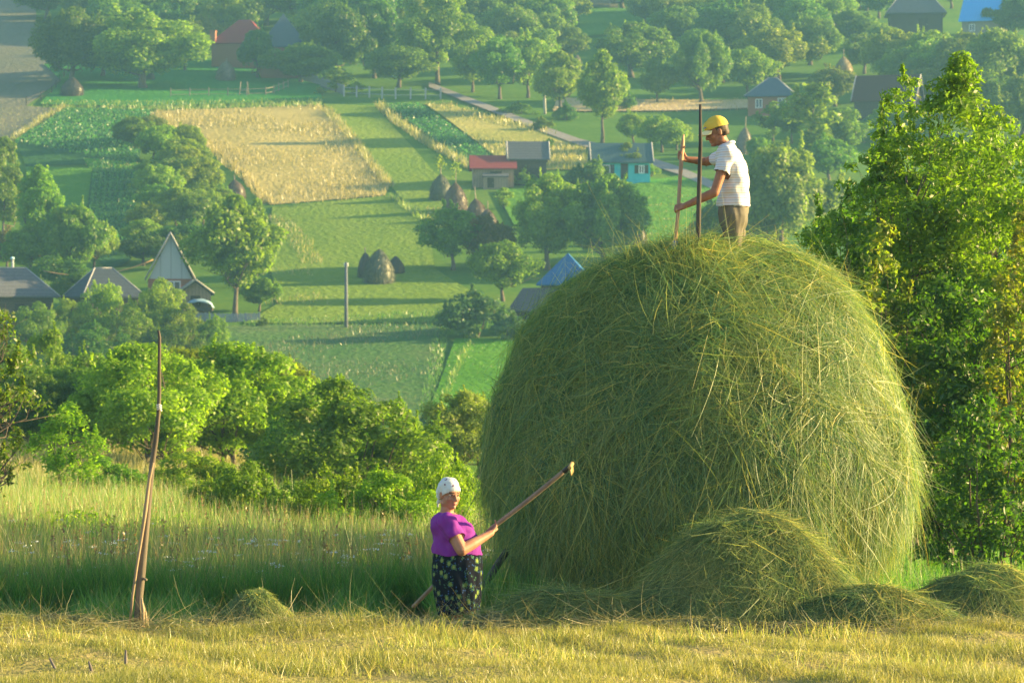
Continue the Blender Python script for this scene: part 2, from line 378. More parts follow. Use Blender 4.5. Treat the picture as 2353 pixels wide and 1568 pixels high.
verge('hay_grass', [(358, 262), (415, 300), (470, 335), (520, 375), (560, 405), (618, 470)], 14, 10, .7, .16, G_TAN, 33)
verge('hay_grass', [(618, 472), (700, 466), (780, 460), (885, 450)], 6, 10, .6, .16, G_TAN, 34)
verge('dry_grass', [(640, 500), (690, 560), (720, 610)], 26, 5, .5, .12, G_YEL, 24)
verge('dark_grass', [(900, 455), (950, 490), (990, 530)], 10, 14, .7, .16, G_GRN, 25)
verge('dry_grass', [(1000, 520), (985, 495), (1000, 480)], 22, 6, .4, .14, G_YEL, 26)
verge('dry_grass', [(1080, 790), (1045, 860), (1010, 950)], 8, 20, .5, .1, G_GRN, 27)
verge('meadow_grass', [(1015, 760), (1000, 850), (975, 950)], 16, 20, .4, .1, G_DEEP, 28)
tufts('meadow_grass', [(560, 742), (1150, 706), (1150, 752), (560, 752)], 9, .35, .12, G_DEEP, 29)
tufts('meadow_grass', [(100, 236), (740, 232), (740, 246), (350, 255), (100, 250)], 7, .5, .2, G_GRN, 30)
tufts('hay_grass', [(600, 600), (700, 600), (760, 700), (560, 740)], 8, .35, .1, G_YEL, 31, .35)
for k_, v_ in enumerate(range(452, 590, 17)): tufts('light_stripe_rows', [(1470, v_ + 6), (1600, v_), (1690, v_ - 4), (1690, v_), (1600, v_ + 4), (1470, v_ + 10)], 16, .3, .16, G_YEL, 60 + k_)  # rows of yellow tufts imitate the light and shadow stripes across this field
def rows(name, c, n, m, size, h, seed, leaf=10, gap=.1, mat=G_CROP):
    """plants in rows; c = corners (start left, start right, end right, end left); rows run from the start side to the end side"""
    rng = np.random.default_rng(seed); A, B, C_, D_ = [np.array(p) for p in c]; P = []
    for i in range(n):
        f = (i + .5) / n; s0, e0 = A + (B - A)*f, D_ + (C_ - D_)*f
        s0, e0 = np.array(at(*s0)[:2]), np.array(at(*e0)[:2])
        for t in np.linspace(0, 1, m):
            if rng.random() > gap: P.append(s0 + (e0 - s0)*t + rng.normal(size=2)*size*.12)
    P = np.array(P); g = Geo(); q = np.repeat(P, leaf, 0) + rng.normal(size=(len(P)*leaf, 2))*size*.45
    z = ground(q[:, 0], q[:, 1]) + .25 + rng.random(len(q))*h
    N = nrm(rng.normal(size=(len(q), 3)) + np.array([0, 0, .6])); leaves(g, np.stack([q[:, 0], q[:, 1], z], 1), N, size*.38, rng, .6)
    tag(g.obj(name, mat), kind='stuff')
rows('potato_plants', [(30, 330), (318, 380), (347, 260), (152, 256)], 18, 70, .46, .4, 41, 8)
rows('potato_plants', [(1082, 392), (1170, 394), (962, 243), (884, 248)], 6, 70, .45, .4, 42, 8, gap=.3)
rows('corn_plants', [(195, 565), (300, 590), (316, 394), (214, 392)], 8, 70, .34, 1.3, 43, 10)
# ---------------------------------------------------------------- trees
BARK = plain('bark', (.06, .05, .04), (.16, .13, .1), 14, .95, .6, .02, (1, 1, .25))
LEAF = dict(
    mid=leaf_mat('leaf_mid', (.05, .125, .014), (.1, .2, .02), (.2, .29, .032)),
    yel=leaf_mat('leaf_yellowish', (.09, .17, .012), (.17, .265, .018), (.29, .355, .032)),
    dark=leaf_mat('leaf_dark', (.03, .085, .013), (.06, .14, .018), (.13, .21, .028)),
    bright=leaf_mat('leaf_bright', (.07, .17, .01), (.13, .25, .014), (.25, .36, .025)),
    olive=leaf_mat('leaf_olive', (.075, .14, .02), (.14, .21, .03), (.24, .28, .05)),
    grey=leaf_mat('leaf_grey', (.04, .12, .04), (.07, .16, .05), (.12, .21, .065), .3),
    pale=leaf_mat('leaf_pale', (.12, .19, .03), (.2, .29, .05), (.31, .38, .09)),
    rust=leaf_mat('leaf_rust', (.07, .085, .025), (.13, .13, .035), (.22, .17, .06)))
def env(kind, t):
    t = np.clip(t, 0, 1)
    if kind == 'round': return np.sqrt(np.maximum(0, 1 - (2*t - 1)**2))**.85
    if kind == 'broad': return np.minimum(1, (t + .08)/.34)**.6 * np.sqrt(np.maximum(0, 1 - np.maximum(0, (t - .34)/.66)**2))
    if kind == 'oval': return np.sin(PI*t**.8)**.75
    if kind == 'poplar': return np.sin(PI*(t*.97 + .02)**.62)**.6
    if kind == 'cone': return (1.01 - t)**.7*np.minimum(1, (t + .05)/.15)
    if kind == 'ash': return np.minimum(1, (1.01 - t)/.45)**.62*np.minimum(1, (t + .05)/.2)
    if kind == 'ragged': return (.45 + .55*np.sin(PI*t**.9))*np.minimum(1, (1.03 - t)/.25)**.7
    return np.sqrt(np.maximum(0, 1 - t*t))**.8
def tree_geo(seed, H, cb, R, kind, nl, lr, leaf, dens, limbs, tr, stems=1, bend=.12, aspect=.6, up=.45, offset=(0, 0), shoots=0, amp=1., flat=.8):
    rng = np.random.default_rng(seed); L = []
    ph0 = rng.random(3)*6.28
    while len(L) < nl:
        t = rng.random()**.9; e = float(env(kind, t))
        if rng.random() > e*.8 + .2: continue
        a = rng.random()*2*PI; f = 1 + amp*(.16*math.sin(2*a + ph0[0] + 5*t*(amp > 1)) + .13*math.sin(3*a + 4*t + ph0[1]) + (.14*math.sin(17*t + ph0[2]) if amp > 1 else 0))
        rho = (.3 + .7*rng.random()**.55); rl = R*rng.uniform(*lr)*(.65 + .35*e if kind != 'ash' else .45 + .55*e)
        rr = max(0, rho*e*f*R - rl*.55)
        L.append((rr*math.cos(a) + offset[0]*t, rr*math.sin(a) + offset[1]*t, cb + t*(H - cb) - rl*.5*(t > .5) + rl*.3*(t < .3), rl))
    L = np.array(L); gl = Geo()
    tint_l = rng.normal(size=len(L))*.1
    for (x, y, z, r), tl in zip(L, tint_l):
        n = max(8, int(4*PI*r*r*dens)); d = nrm(rng.normal(size=(n, 3))); d[:, 2] = np.where((d[:, 2] < -.4) & (rng.random(n) < .6), -d[:, 2], d[:, 2])
        rad = r*(.35 + .72*rng.random(n)**.5); P = np.array([x, y, z]) + d*rad[:, None]*np.array([1, 1, flat])
        P[:, 2] = np.maximum(P[:, 2], .05)
        leaves(gl, P, nrm(d + np.array([0, 0, up]) + rng.normal(size=(n, 3))*.48), leaf, rng, aspect, np.clip(rng.normal(.45, .22, n) + tl, 0, 1))
    gt = Geo(); top = cb + (H - cb)*.72
    for k in range(stems):
        a = rng.random()*2*PI; r0 = tr*(1 if stems == 1 else .6); off = 0 if stems == 1 else R*.12
        zs = np.linspace(-.25, top, 8); f = np.clip(zs/top, 0, 1)
        wx = np.cumsum(rng.normal(size=8))*bend*R*.22; wy = np.cumsum(rng.normal(size=8))*bend*R*.22; wx -= wx[0]; wy -= wy[0]
        P = np.stack([off*math.cos(a)*(1 + 2*f) + wx + offset[0]*f, off*math.sin(a)*(1 + 2*f) + wy + offset[1]*f, zs], 1)
        rad = r0*(1.25*np.exp(-f*9)*.4 + 1 - .8*f); gt.tube(P, rad, 7)
        for m in range(limbs):
            x, y, z, r = L[rng.integers(len(L))]; zb = min(max(cb*.85, z - rng.uniform(.5, 1.2)*math.hypot(x, y)), top*.9)
            b = np.array([np.interp(zb, zs, P[:, 0]), np.interp(zb, zs, P[:, 1]), zb]); e = np.array([x, y, z]); mid = (b + e)/2 + rng.normal(size=3)*.1*R; mid[2] -= .06*R
            q = [b, b*.55 + mid*.45 + rng.normal(size=3)*.02*R, mid, mid*.5 + e*.5 + rng.normal(size=3)*.04*R, e]; ra = np.interp(zb, zs, rad)*.55
            gt.tube(q, [ra, ra*.8, ra*.6, ra*.42, ra*.18], 5)
            for _ in range(2):
                e2 = e + rng.normal(size=3)*r*1.1; gt.tube([mid, (mid + e2)/2 + rng.normal(size=3)*.05*R, e2], [ra*.4, ra*.28, ra*.1], 4)
    for k in range(shoots):
        x, y, z, r = L[rng.integers(len(L))]; b = np.array([x, y, z]); e = b + np.array([rng.normal()*.25*r, rng.normal()*.25*r, r*rng.uniform(1.3, 2.1)])
        n = 70; f = rng.random(n); P = b + (e - b)*f[:, None] + rng.normal(size=(n, 3))*r*.14*(1.2 - f)[:, None]
        leaves(gl, P, nrm(rng.normal(size=(n, 3)) + [0, 0, .3]), leaf, rng, aspect, np.clip(rng.normal(.7, .2, n), 0, 1))
    return gt.mesh('trunk'), gl.mesh('crown', False)
PROTO = {}
def proto(key, H, R, seeds, **kw):
    PROTO[key] = []
    for sd_ in seeds:
        t, c = tree_geo(sd_, H, R=R, **kw); t.materials.append(BARK); c.materials.append(LEAF['mid'])
        co = np.zeros(len(c.vertices)*3, np.float32); c.vertices.foreach_get('co', co); co = co.reshape(-1, 3)
        lo, hi = np.percentile(co, 1.5, 0), np.percentile(co, 98.5, 0); hi[2] = np.percentile(co[:, 2], 98.8)
        PROTO[key].append((t, c, max(hi[0] - lo[0], hi[1] - lo[1])*.5 + min(hi[0] - lo[0], hi[1] - lo[1])*.5, hi[2]))
# far kinds (400-600 m away)
proto('broad', 11, 6, (1, 2, 3), cb=2.2, kind='broad', nl=95, lr=(.17, .3), leaf=.22, dens=13.1, limbs=7, tr=.36, shoots=16)
proto('round', 7, 3.6, (4, 5, 6), cb=1.6, kind='round', nl=64, lr=(.2, .34), leaf=.16, dens=19.2, limbs=6, tr=.2, shoots=12)
proto('oval', 10, 3.4, (7, 8), cb=2.6, kind='oval', nl=80, lr=(.22, .36), leaf=.18, dens=17.5, limbs=6, tr=.2, shoots=10)
proto('tall', 15, 5, (9, 10), cb=3.0, kind='poplar', nl=95, lr=(.17, .3), leaf=.19, dens=15.8, limbs=8, tr=.26, shoots=20)
proto('bush', 3.2, 2.2, (11, 12, 13), cb=.1, kind='bush', nl=34, lr=(.2, .36), leaf=.13, dens=26.2, limbs=3, tr=.07, stems=3, shoots=14)
proto('slim', 4.2, 1.1, (14, 15), cb=.5, kind='ragged', nl=24, lr=(.3, .5), leaf=.12, dens=29.8, limbs=3, tr=.06, shoots=8)
# nearer kinds (80-320 m away)
proto('orchard', 6, 3.3, (21, 22, 23), cb=1.3, kind='broad', nl=130, lr=(.13, .25), leaf=.085, dens=52.5, limbs=9, tr=.17, stems=2, bend=.35, shoots=24)
proto('thicket', 4.4, 2.8, (24, 25, 26), cb=.1, kind='bush', nl=80, lr=(.13, .25), leaf=.075, dens=65.0, limbs=4, tr=.07, stems=4, bend=.2, shoots=30)
proto('sapling', 4.2, 1.3, (27, 28), cb=.5, kind='ragged', nl=46, lr=(.16, .3), leaf=.06, dens=65.0, limbs=8, tr=.05, stems=2, shoots=26)
COUNT = {}
def plant(name, key, u, vb, vt, wd, mat, label, cat='tree', group=None, Y=None, v=None):
    b = at(u, vb, Y); Y = b.y
    Hh = (CV - vt)/K*Y - b.z; W = wd/K*Y
    P = PROTO[key]; k = COUNT.get(key, 0); COUNT[key] = k + 1; t, c, pw, ph = P[(k if v is None else v) % len(P)]
    root = thing(name, label, cat, b, (k*2.399) % 6.283, group); sx, sz = W/pw, max(Hh, .5)/ph; root.scale = (sx, sx, sz)
    for nm, me in (('trunk', t), ('crown', c)):
        o = bpy.data.objects.new(nm, me); COL.objects.link(o); o.parent = root
        if nm == 'crown': o.material_slots[0].link = 'OBJECT'; o.material_slots[0].material = LEAF[mat]
    return root
HED, WOOD, ORCH, COP, RISE = ('hedge trees beside the tan hay field', 'trees of the hazy wood on the upper slope', 'orchard trees beyond the tall grass',
                              'trees below the grey roofed cottages', 'trees on the rise behind the red roofed house')
TREES = [
 # --- upper slope, beside and behind the red roofed house
 ('tree', 'broad', 330, 205, 32, 235, 'yel', 'huge spreading tree with two stout dark trunks on the garden lawn'),
 ('tree', 'broad', 165, 195, 28, 170, 'dark', 'big dark tree at the edge of the bare brown slope'),
 ('tree', 'broad', 235, 178, 45, 130, 'dark', 'dark tree squeezed between the huge spreading tree and the slope edge tree'),
 ('tree', 'round', 425, 165, 52, 95, 'mid', 'rounded tree between the huge spreading tree and the red roof'),
 ('tree', 'broad', 108, 45, -70, 130, 'dark', 'dark tree at the top of the bare slope'),
 ('tree', 'broad', 250, 62, -60, 150, 'mid', RISE, RISE), ('tree', 'broad', 345, 66, -50, 150, 'yel', RISE, RISE), ('tree', 'broad', 430, 80, -30, 130, 'mid', RISE, RISE),
 ('tree', 'tall', 515, 92, -22, 100, 'yel', 'golden lit tree crown rising behind the red roof'),
 ('tree', 'round', 465, 120, 40, 80, 'olive', 'olive tree whose top shows over the red house chimney'),
 ('tree', 'broad', 610, 60, -70, 140, 'mid', RISE, RISE), ('tree', 'broad', 690, 70, -60, 150, 'mid', RISE, RISE), ('tree', 'broad', 770, 95, -60, 150, 'mid', RISE, RISE),
 ('tree', 'broad', 850, 120, -60, 150, 'dark', RISE, RISE), ('tree', 'round', 560, 80, -10, 90, 'mid', RISE, RISE),
 ('tree', 'broad', 592, 182, 72, 82, 'dark', 'dark dense tree between the red roof and the blue grey roof'),
 ('tree', 'broad', 690, 192, 102, 140, 'mid', 'low spreading tree in front of the blue grey roofed house'),
 ('tree', 'slim', 772, 212, 155, 66, 'yel', 'young yellow green tree by the picket fence', 'tree'), 
 ('shrub', 'bush', 735, 218, 200, 20, 'yel', 'tiny yellow shrub standing alone on the garden lawn', 'shrub'), ('shrub', 'slim', 818, 218, 188, 34, 'yel', 'small yellow green shrub among the concrete fence posts', 'shrub'),
 ('tree', 'broad', 775, 185, 20, 130, 'dark', 'dark tall tree behind the picket fence'), ('tree', 'broad', 860, 180, 10, 120, 'dark', 'shaded tree between the dark tall tree and the pale poplar'),
 ('tree', 'round', 915, 202, 104, 145, 'mid', 'bushy tree with sunlit top behind the concrete fence posts'),
 ('tree', 'tall', 1005, 196, -40, 150, 'bright', 'tall pale green poplar with a slender trunk, highest tree on the slope'),
 ('tree', 'tall', 950, 150, -20, 90, 'yel', 'pale tree standing just behind the tall pale poplar'),
 ('tree', 'round', 1085, 212, 98, 95, 'bright', 'bright tree at the head of the gravel road'), ('tree', 'round', 1148, 228, 92, 120, 'mid', 'wide tree above the middle of the gravel road'),
 ('tree', 'round', 1212, 225, 84, 105, 'yel', 'yellow green tree behind the slanting utility pole'),
 ('tree', 'oval', 1285, 270, 122, 112, 'yel', 'forked tree with a pale cut trunk by the utility pole'),
 ('tree', 'oval', 1383, 328, 126, 106, 'bright', 'neat oval tree on a tall bare trunk above the turquoise cottage'),
 ('shrub', 'bush', 1300, 276, 232, 52, 'dark', 'dark shrub at the foot of the forked tree', 'shrub'), ('shrub', 'bush', 1432, 254, 206, 48, 'dark', 'dark shrub beside the neat oval tree', 'shrub'),
 ('shrub', 'bush', 1245, 300, 270, 50, 'mid', 'green shrubs on the verge of the gravel road', 'shrub'), ('shrub', 'bush', 1190, 262, 235, 70, 'mid', 'low shaded shrub above the gravel road bend', 'shrub'),
 ('tree', 'round', 1508, 238, 140, 78, 'mid', 'small orchard tree with a short dark trunk on tan stubble'),
 ('tree', 'broad', 1450, 178, 56, 165, 'mid', 'big round tree behind the small orchard tree'), ('tree', 'broad', 1612, 238, 84, 112, 'mid', 'pale topped round tree at the back of the tan stubble'),
 ('tree', 'round', 1718, 222, 114, 112, 'yel', 'rounded tree overhanging the hip roofed brick house'),
 ('tree', 'broad', 1785, 185, 72, 175, 'yel', 'leaning orchard tree with spreading limbs above the hip roof'),
 ('tree', 'round', 1918, 245, 158, 105, 'olive', 'olive bushy tree standing before the pale straw rick'),
 ('tree', 'slim', 1868, 372, 194, 105, 'bright', 'narrow pale tree with a double crown beside the hip roofed house'),
 ('tree', 'slim', 1775, 325, 236, 66, 'mid', 'loose shrubby tree in front of the hip roofed house'), ('tree', 'round', 1818, 330, 232, 70, 'dark', 'dark bush under the brick house window'),
 ('tree', 'round', 1945, 360, 255, 90, 'mid', 'green bushy tree beyond the narrow double crowned tree'), ('tree', 'round', 1905, 420, 320, 120, 'mid', 'soft green tree below the narrow double crowned tree'),
 ('tree', 'round', 2060, 330, 245, 130, 'mid', 'green tree under the dark red barn roof'),
 ('tree', 'round', 1745, 385, 318, 62, 'mid', 'small green tree beside the leaning grey rick'),
 # --- wood along the top
 *[('tree', k, u, vb, vt, wd, m, 'round leafy tree in the hazy wood on the upper slope', WOOD) for k, u, vb, vt, wd, m in (
   ('broad', 1180, 130, 15, 130, 'mid'), ('round', 1120, 100, 0, 100, 'dark'), ('broad', 1260, 110, -10, 130, 'mid'), ('round', 1245, 160, 70, 100, 'olive'), ('round', 1180, 165, 78, 100, 'olive'),
   ('round', 1300, 150, 62, 80, 'mid'), ('broad', 1560, 110, 20, 130, 'mid'), ('round', 1640, 60, -20, 110, 'mid'), ('round', 1600, 150, 72, 100, 'mid'),
   ('broad', 1735, 75, -35, 140, 'yel'), ('broad', 1840, 90, -25, 140, 'mid'), ('round', 1900, 60, -40, 110, 'yel'), ('round', 1690, 110, 30, 100, 'mid'),
   ('broad', 1860, 150, 45, 130, 'mid'), ('broad', 1960, 105, 28, 120, 'mid'), ('round', 1985, 170, 82, 110, 'mid'), ('round', 2030, 120, 60, 80, 'olive'),
   ('broad', 2060, 190, 75, 130, 'yel'), ('broad', 2140, 195, 78, 140, 'yel'), ('broad', 2220, 215, 82, 150, 'olive'), ('broad', 2305, 250, 78, 170, 'olive'), ('broad', 2350, 330, 180, 150, 'olive'),
   ('broad', 2240, 300, 170, 150, 'dark'), ('round', 1480, 60, -20, 90, 'mid'), ('round', 1545, 35, -50, 110, 'yel'), ('round', 2185, 20, -60, 90, 'mid'), ('round', 1990, 25, -50, 100, 'mid'),
   ('round', 1100, 50, -40, 110, 'dark'), ('round', 1200, 40, -50, 120, 'mid'), ('broad', 1060, 100, -10, 110, 'dark'), ('broad', 1430, 20, -70, 130, 'mid'), ('broad', 1660, 190, 110, 90, 'dark'))],
 ('tree', 'broad', 2335, 92, -5, 105, 'dark', 'dark tree covering one end of the blue roof'),
 ('shrub', 'bush', 2085, 68, 45, 30, 'yel', 'small yellow shrub against the timber barn wall', 'shrub'),
 # --- hedge beside the tan field
 *[('tree', k, u, vb, vt, wd, m, l, HED) for k, u, vb, vt, wd, m, l in (
   ('round', 350, 325, 268, 66, 'olive', 'top tree of the hedge, at the corner of the tan hay field'), ('round', 375, 372, 292, 95, 'yel', 'second hedge tree down from the hay field corner'),
   ('round', 415, 405, 318, 110, 'yel', 'yellow lit hedge tree bordering the shaded hay field edge'), ('round', 458, 455, 362, 100, 'yel', 'hedge tree nearest the dark rick with the pole'),
   ('round', 368, 480, 384, 112, 'yel', 'fluffy pale hedge tree beside the corn rows'), ('round', 405, 530, 430, 90, 'yel', 'yellowish hedge tree below the fluffy pale one'),
   ('round', 345, 545, 470, 90, 'yel', 'shaded hedge tree at the lower end of the corn rows'), ('round', 465, 520, 440, 110, 'yel', 'green hedge tree behind the tall sunlit tree'),
   ('bush', 505, 470, 425, 60, 'yel', 'pale bush at the foot of the dark rick with the pole'), ('round', 420, 600, 515, 120, 'dark', 'dark tree behind the steep white gable'),
   ('round', 330, 610, 540, 100, 'dark', 'dark bush between the corn rows and the white gable'))],
 ('tree', 'oval', 540, 738, 456, 168, 'bright', 'tall sunlit tree with a straight trunk by the grey board fence'),
 ('tree', 'oval', 590, 690, 470, 90, 'mid', 'greener tree just behind the tall sunlit tree'),
 ('tree', 'round', 595, 715, 640, 85, 'mid', 'small round tree at the end of the grey board fence'), ('shrub', 'bush', 604, 752, 728, 30, 'dark', 'little dark bush on the shaded meadow', 'shrub'),
 ('tree', 'round', 560, 660, 560, 120, 'dark', 'dark crown hanging behind the small shed'),
 ('tree', 'tall', 10, 560, 322, 95, 'mid', 'tall tree beside the potato field, cut by the picture edge'), ('tree', 'oval', 90, 600, 386, 105, 'bright', 'bright green tree below the potato field'),
 ('tree', 'round', 70, 640, 520, 110, 'mid', 'green tree behind the hipped grey roof'), ('tree', 'broad', 165, 640, 478, 130, 'mid', 'round tree above the two grey cottage roofs'),
 ('tree', 'round', 215, 625, 512, 95, 'yel', 'pale tree at the end of the corn rows above the grey roof'), ('tree', 'round', 15, 620, 530, 80, 'rust', 'rust tinged tree behind the hipped grey roof'),
 ('tree', 'round', 130, 665, 590, 120, 'dark', 'dark bush in the gap between the two grey cottages'), ('tree', 'round', 190, 720, 628, 130, 'dark', 'dark fruit tree in front of the second grey cottage'),
 # --- centre
 ('tree', 'round', 1040, 620, 478, 125, 'mid', 'sunlit fruit tree just below the brown ricks'), ('tree', 'round', 1118, 625, 500, 105, 'rust', 'rust tinged fruit tree below the paired brown ricks'),
 ('tree', 'round', 1155, 692, 560, 130, 'mid', 'dark fruit tree with a slim trunk above the slate roof'), ('tree', 'broad', 1258, 620, 408, 150, 'yel', 'large tree with a leaning trunk and lime green crown'),
 ('tree', 'broad', 1390, 625, 418, 170, 'mid', 'dense green tree beside the lime crowned one, over the blue roof'),
 ('tree', 'oval', 1440, 416, 332, 66, 'olive', 'small tree standing before the turquoise cottage wall'), ('shrub', 'bush', 1368, 424, 366, 70, 'mid', 'green bush at the turquoise cottage corner', 'shrub'),
 ('shrub', 'bush', 1325, 425, 380, 70, 'dark', 'dark bush between the grey barn and the turquoise cottage', 'shrub'), ('shrub', 'bush', 1205, 425, 385, 60, 'mid', 'bush in front of the grey patched barn', 'shrub'),
 ('tree', 'round', 1455, 332, 262, 66, 'yel', 'first of two small trees behind the turquoise cottage roof'), ('tree', 'round', 1520, 350, 270, 95, 'yel', 'wider of two small trees behind the turquoise cottage roof'),
 ('shrub', 'bush', 1495, 405, 378, 36, 'yel', 'little yellow bush at the end of the turquoise wall', 'shrub'), ('shrub', 'slim', 1158, 480, 432, 40, 'yel', 'small yellow sapling on the yard lawn', 'shrub'),
 ('shrub', 'bush', 1260, 340, 318, 30, 'mid', 'little bush in the dry meadow below the road', 'shrub'),
 ('hedge', 'bush', 1400, 432, 404, 90, 'dark', 'low dark hedge under the turquoise cottage', 'hedge'),
 ('bush', 'bush', 1088, 775, 668, 135, 'grey', 'big soft grey green bush at the head of the bright crop field', 'bush'), ('bush', 'bush', 1180, 782, 722, 95, 'grey', 'soft grey bush in front of the slate roof', 'bush'),
 ('tree', 'broad', 1795, 620, 348, 235, 'olive', 'large hazy olive tree beyond the man on the haystack'), ('tree', 'round', 1720, 600, 430, 130, 'mid', 'green tree seen past the man trousers'),
 ('tree', 'round', 1640, 600, 470, 120, 'mid', 'green bush seen under the man arm'), ('tree', 'round', 1555, 345, 285, 70, 'yel', 'small tree seen behind the raised tool handle'),
 # --- below the cottages
 *[('tree', k, u, vb, vt, wd, m, l, COP) for k, u, vb, vt, wd, m, l in (
   ('thicket', 78, 730, 640, 70, 'olive', 'upright olive bush before the hipped grey roof'), ('thicket', 70, 810, 700, 140, 'mid', 'rounded bush under the lamp post'),
   ('thicket', 150, 800, 690, 100, 'yel', 'yellow lit bush next to the lamp post bush'), ('thicket', 235, 790, 655, 140, 'yel', 'pale topped bush below the second grey cottage'),
   ('thicket', 355, 800, 648, 145, 'yel', 'brightest bush below the white gable window'), ('thicket', 425, 810, 700, 120, 'mid', 'green bush below the little shed'),
   ('thicket', 490, 830, 728, 100, 'mid', 'bush hiding the lower side of the grey board fence'), ('thicket', 300, 830, 715, 140, 'mid', 'shaded bush between the pale topped bush and the brightest one'),
   ('thicket', 210, 850, 745, 160, 'dark', 'dark bush lowest below the pale topped bush'), ('thicket', 395, 850, 750, 150, 'dark', 'dark bush lowest below the brightest one'), ('thicket', 20, 800, 715, 100, 'olive', 'olive bush under the hipped grey roof by the frame edge'))],
]
_r = np.random.default_rng(77)
KEEP = [(490, 600, 45, 155), (600, 725, 55, 178), (2035, 2170, 0, 72), (2205, 2300, 0, 85), (1960, 2115, 170, 262), (1715, 1835, 185, 262), (1918, 1960, 130, 180), (1992, 2014, 84, 112), (1314, 1336, 124, 158), (500, 540, 138, 188), (1320, 1560, 10, 90)]
def spread_wood(n, poly, sizes, label, grp, mats, gap):
    pts_ = []
    for u, v in sample_poly(poly, 600, _r):
        if len(pts_) < n and all((u-a)**2 + (2.2*(v-c))**2 > gap**2 for a, c in pts_): pts_.append((u, v))
    for u, v in pts_:
        wd = _r.uniform(*sizes)
        if any(u + wd*.5 > a and u - wd*.5 < b and v > d - 14 and v - wd < d for a, b, c, d in KEEP): continue
        TREES.append(('tree', ['broad', 'round', 'round'][_r.integers(3)], u, v, v - wd*_r.uniform(.75, 1.0), wd, mats[_r.integers(len(mats))], label, grp))
spread_wood(60, [(1060, -30), (1310, -30), (1330, 90), (1460, 100), (1560, 20), (2000, -40), (2030, 60), (2190, 110), (2352, 160), (2352, 330), (2120, 260), (1960, 140), (1700, 130), (1250, 175), (1060, 140)], (85, 130),
            'round leafy tree in the hazy wood on the upper slope', WOOD, ['mid', 'yel', 'dark', 'olive'], 62)
spread_wood(26, [(95, -60), (900, -60), (1050, 0), (1050, 110), (740, 150), (720, 60), (480, 50), (400, 100), (200, 90), (100, 40)], (95, 140), RISE, RISE, ['mid', 'mid', 'yel', 'dark'], 62)
spread_wood(14, [(300, 330), (360, 300), (470, 400), (520, 480), (440, 620), (320, 620), (340, 450)], (75, 110), 'leafy hedge tree in the thick of the hedge beside the tan hay field', HED, ['mid', 'yel', 'mid'], 50)
for t in TREES:
    name, key, u, vb, vt, wd, mat, label = t[:8]; extra = t[8] if len(t) > 8 else None
    cat, grp = ('tree', None) if name == 'tree' else (name, None)
    if extra in (HED, WOOD, COP, RISE): grp = extra
    if label == RISE: label = 'leafy tree in the row on the rise behind the red roofed house'
    if key == 'thicket': name, cat = 'bush', 'bush'
    plant(name, key, u, vb, vt, wd, mat, label, cat, grp)
NEAR = [  # name, kind, u, Y, top v, width, leaf, label
 ('tree', 'orchard', 340, 96, 800, 250, 'yel', 'orchard tree with several dark stems behind the tall pole'), ('tree', 'orchard', 540, 100, 800, 235, 'yel', 'orchard tree with a winding dark trunk and open crown'),
 ('tree', 'orchard', 640, 104, 838, 150, 'olive', 'thin crowned orchard tree leaning over the shaded field'), ('tree', 'orchard', 440, 118, 808, 200, 'yel', 'orchard tree filling the gap behind the winding trunk'),
 ('tree', 'orchard', 220, 122, 822, 170, 'mid', 'orchard tree beside the bright rounded one'), ('tree', 'thicket', 115, 135, 768, 160, 'bright', 'bright green rounded tree above the orchard'),
 ('tree', 'orchard', 60, 120, 860, 150, 'mid', 'orchard tree behind the twiggy hawthorn'), ('tree', 'orchard', 150, 112, 880, 160, 'dark', 'shaded orchard tree above the yellow grass gap'),
 ('tree', 'thicket', 745, 104, 878, 170, 'yel', 'pale topped tree against the shaded fallow field'), ('tree', 'thicket', 820, 84, 885, 330, 'mid', 'big dark round hawthorn behind the woman'),
 ('tree', 'thicket', 915, 90, 925, 130, 'mid', 'leafy tree between the round hawthorn and the pale willow'), ('tree', 'thicket', 690, 88, 960, 220, 'dark', 'dark bush with a crooked low limb'),
 ('tree', 'orchard', 1072, 112, 905, 135, 'pale', 'pale yellow willow beside the haystack'), ('bush', 'thicket', 1030, 60, 1060, 140, 'yel', 'yellow bush behind the woman in the headscarf'),
 ('bush', 'sapling', 162, 74, 955, 115, 'bright', 'young ash sapling with bright layered leaves'), ('bush', 'thicket', 235, 76, 1075, 160, 'mid', 'low bush at the foot of the ash sapling'),
 ('bush', 'thicket', 440, 77, 1062, 180, 'yel', 'pale green bush just past the tall pole'), ('bush', 'thicket', 560, 60, 1090, 150, 'mid', 'low bush under the winding trunk'),
 ('bush', 'sapling', 770, 56, 1090, 100, 'bright', 'upright pale shoots before the round hawthorn'), ('bush', 'thicket', 880, 55, 1110, 190, 'yel', 'lime green bush at the edge of the tall grass'),
 ('bush', 'thicket', 690, 57, 1130, 130, 'mid', 'low green bush between pale shoots and the pole'), ('bush', 'thicket', 985, 56, 1080, 130, 'yel', 'lime green bush touching the woman in purple'),
 ('bush', 'thicket', 335, 80, 1120, 110, 'mid', 'low bush directly behind the tall pole'), ('bush', 'thicket', 620, 62, 1150, 120, 'yel', 'small bush rising out of the tall grass'),
]
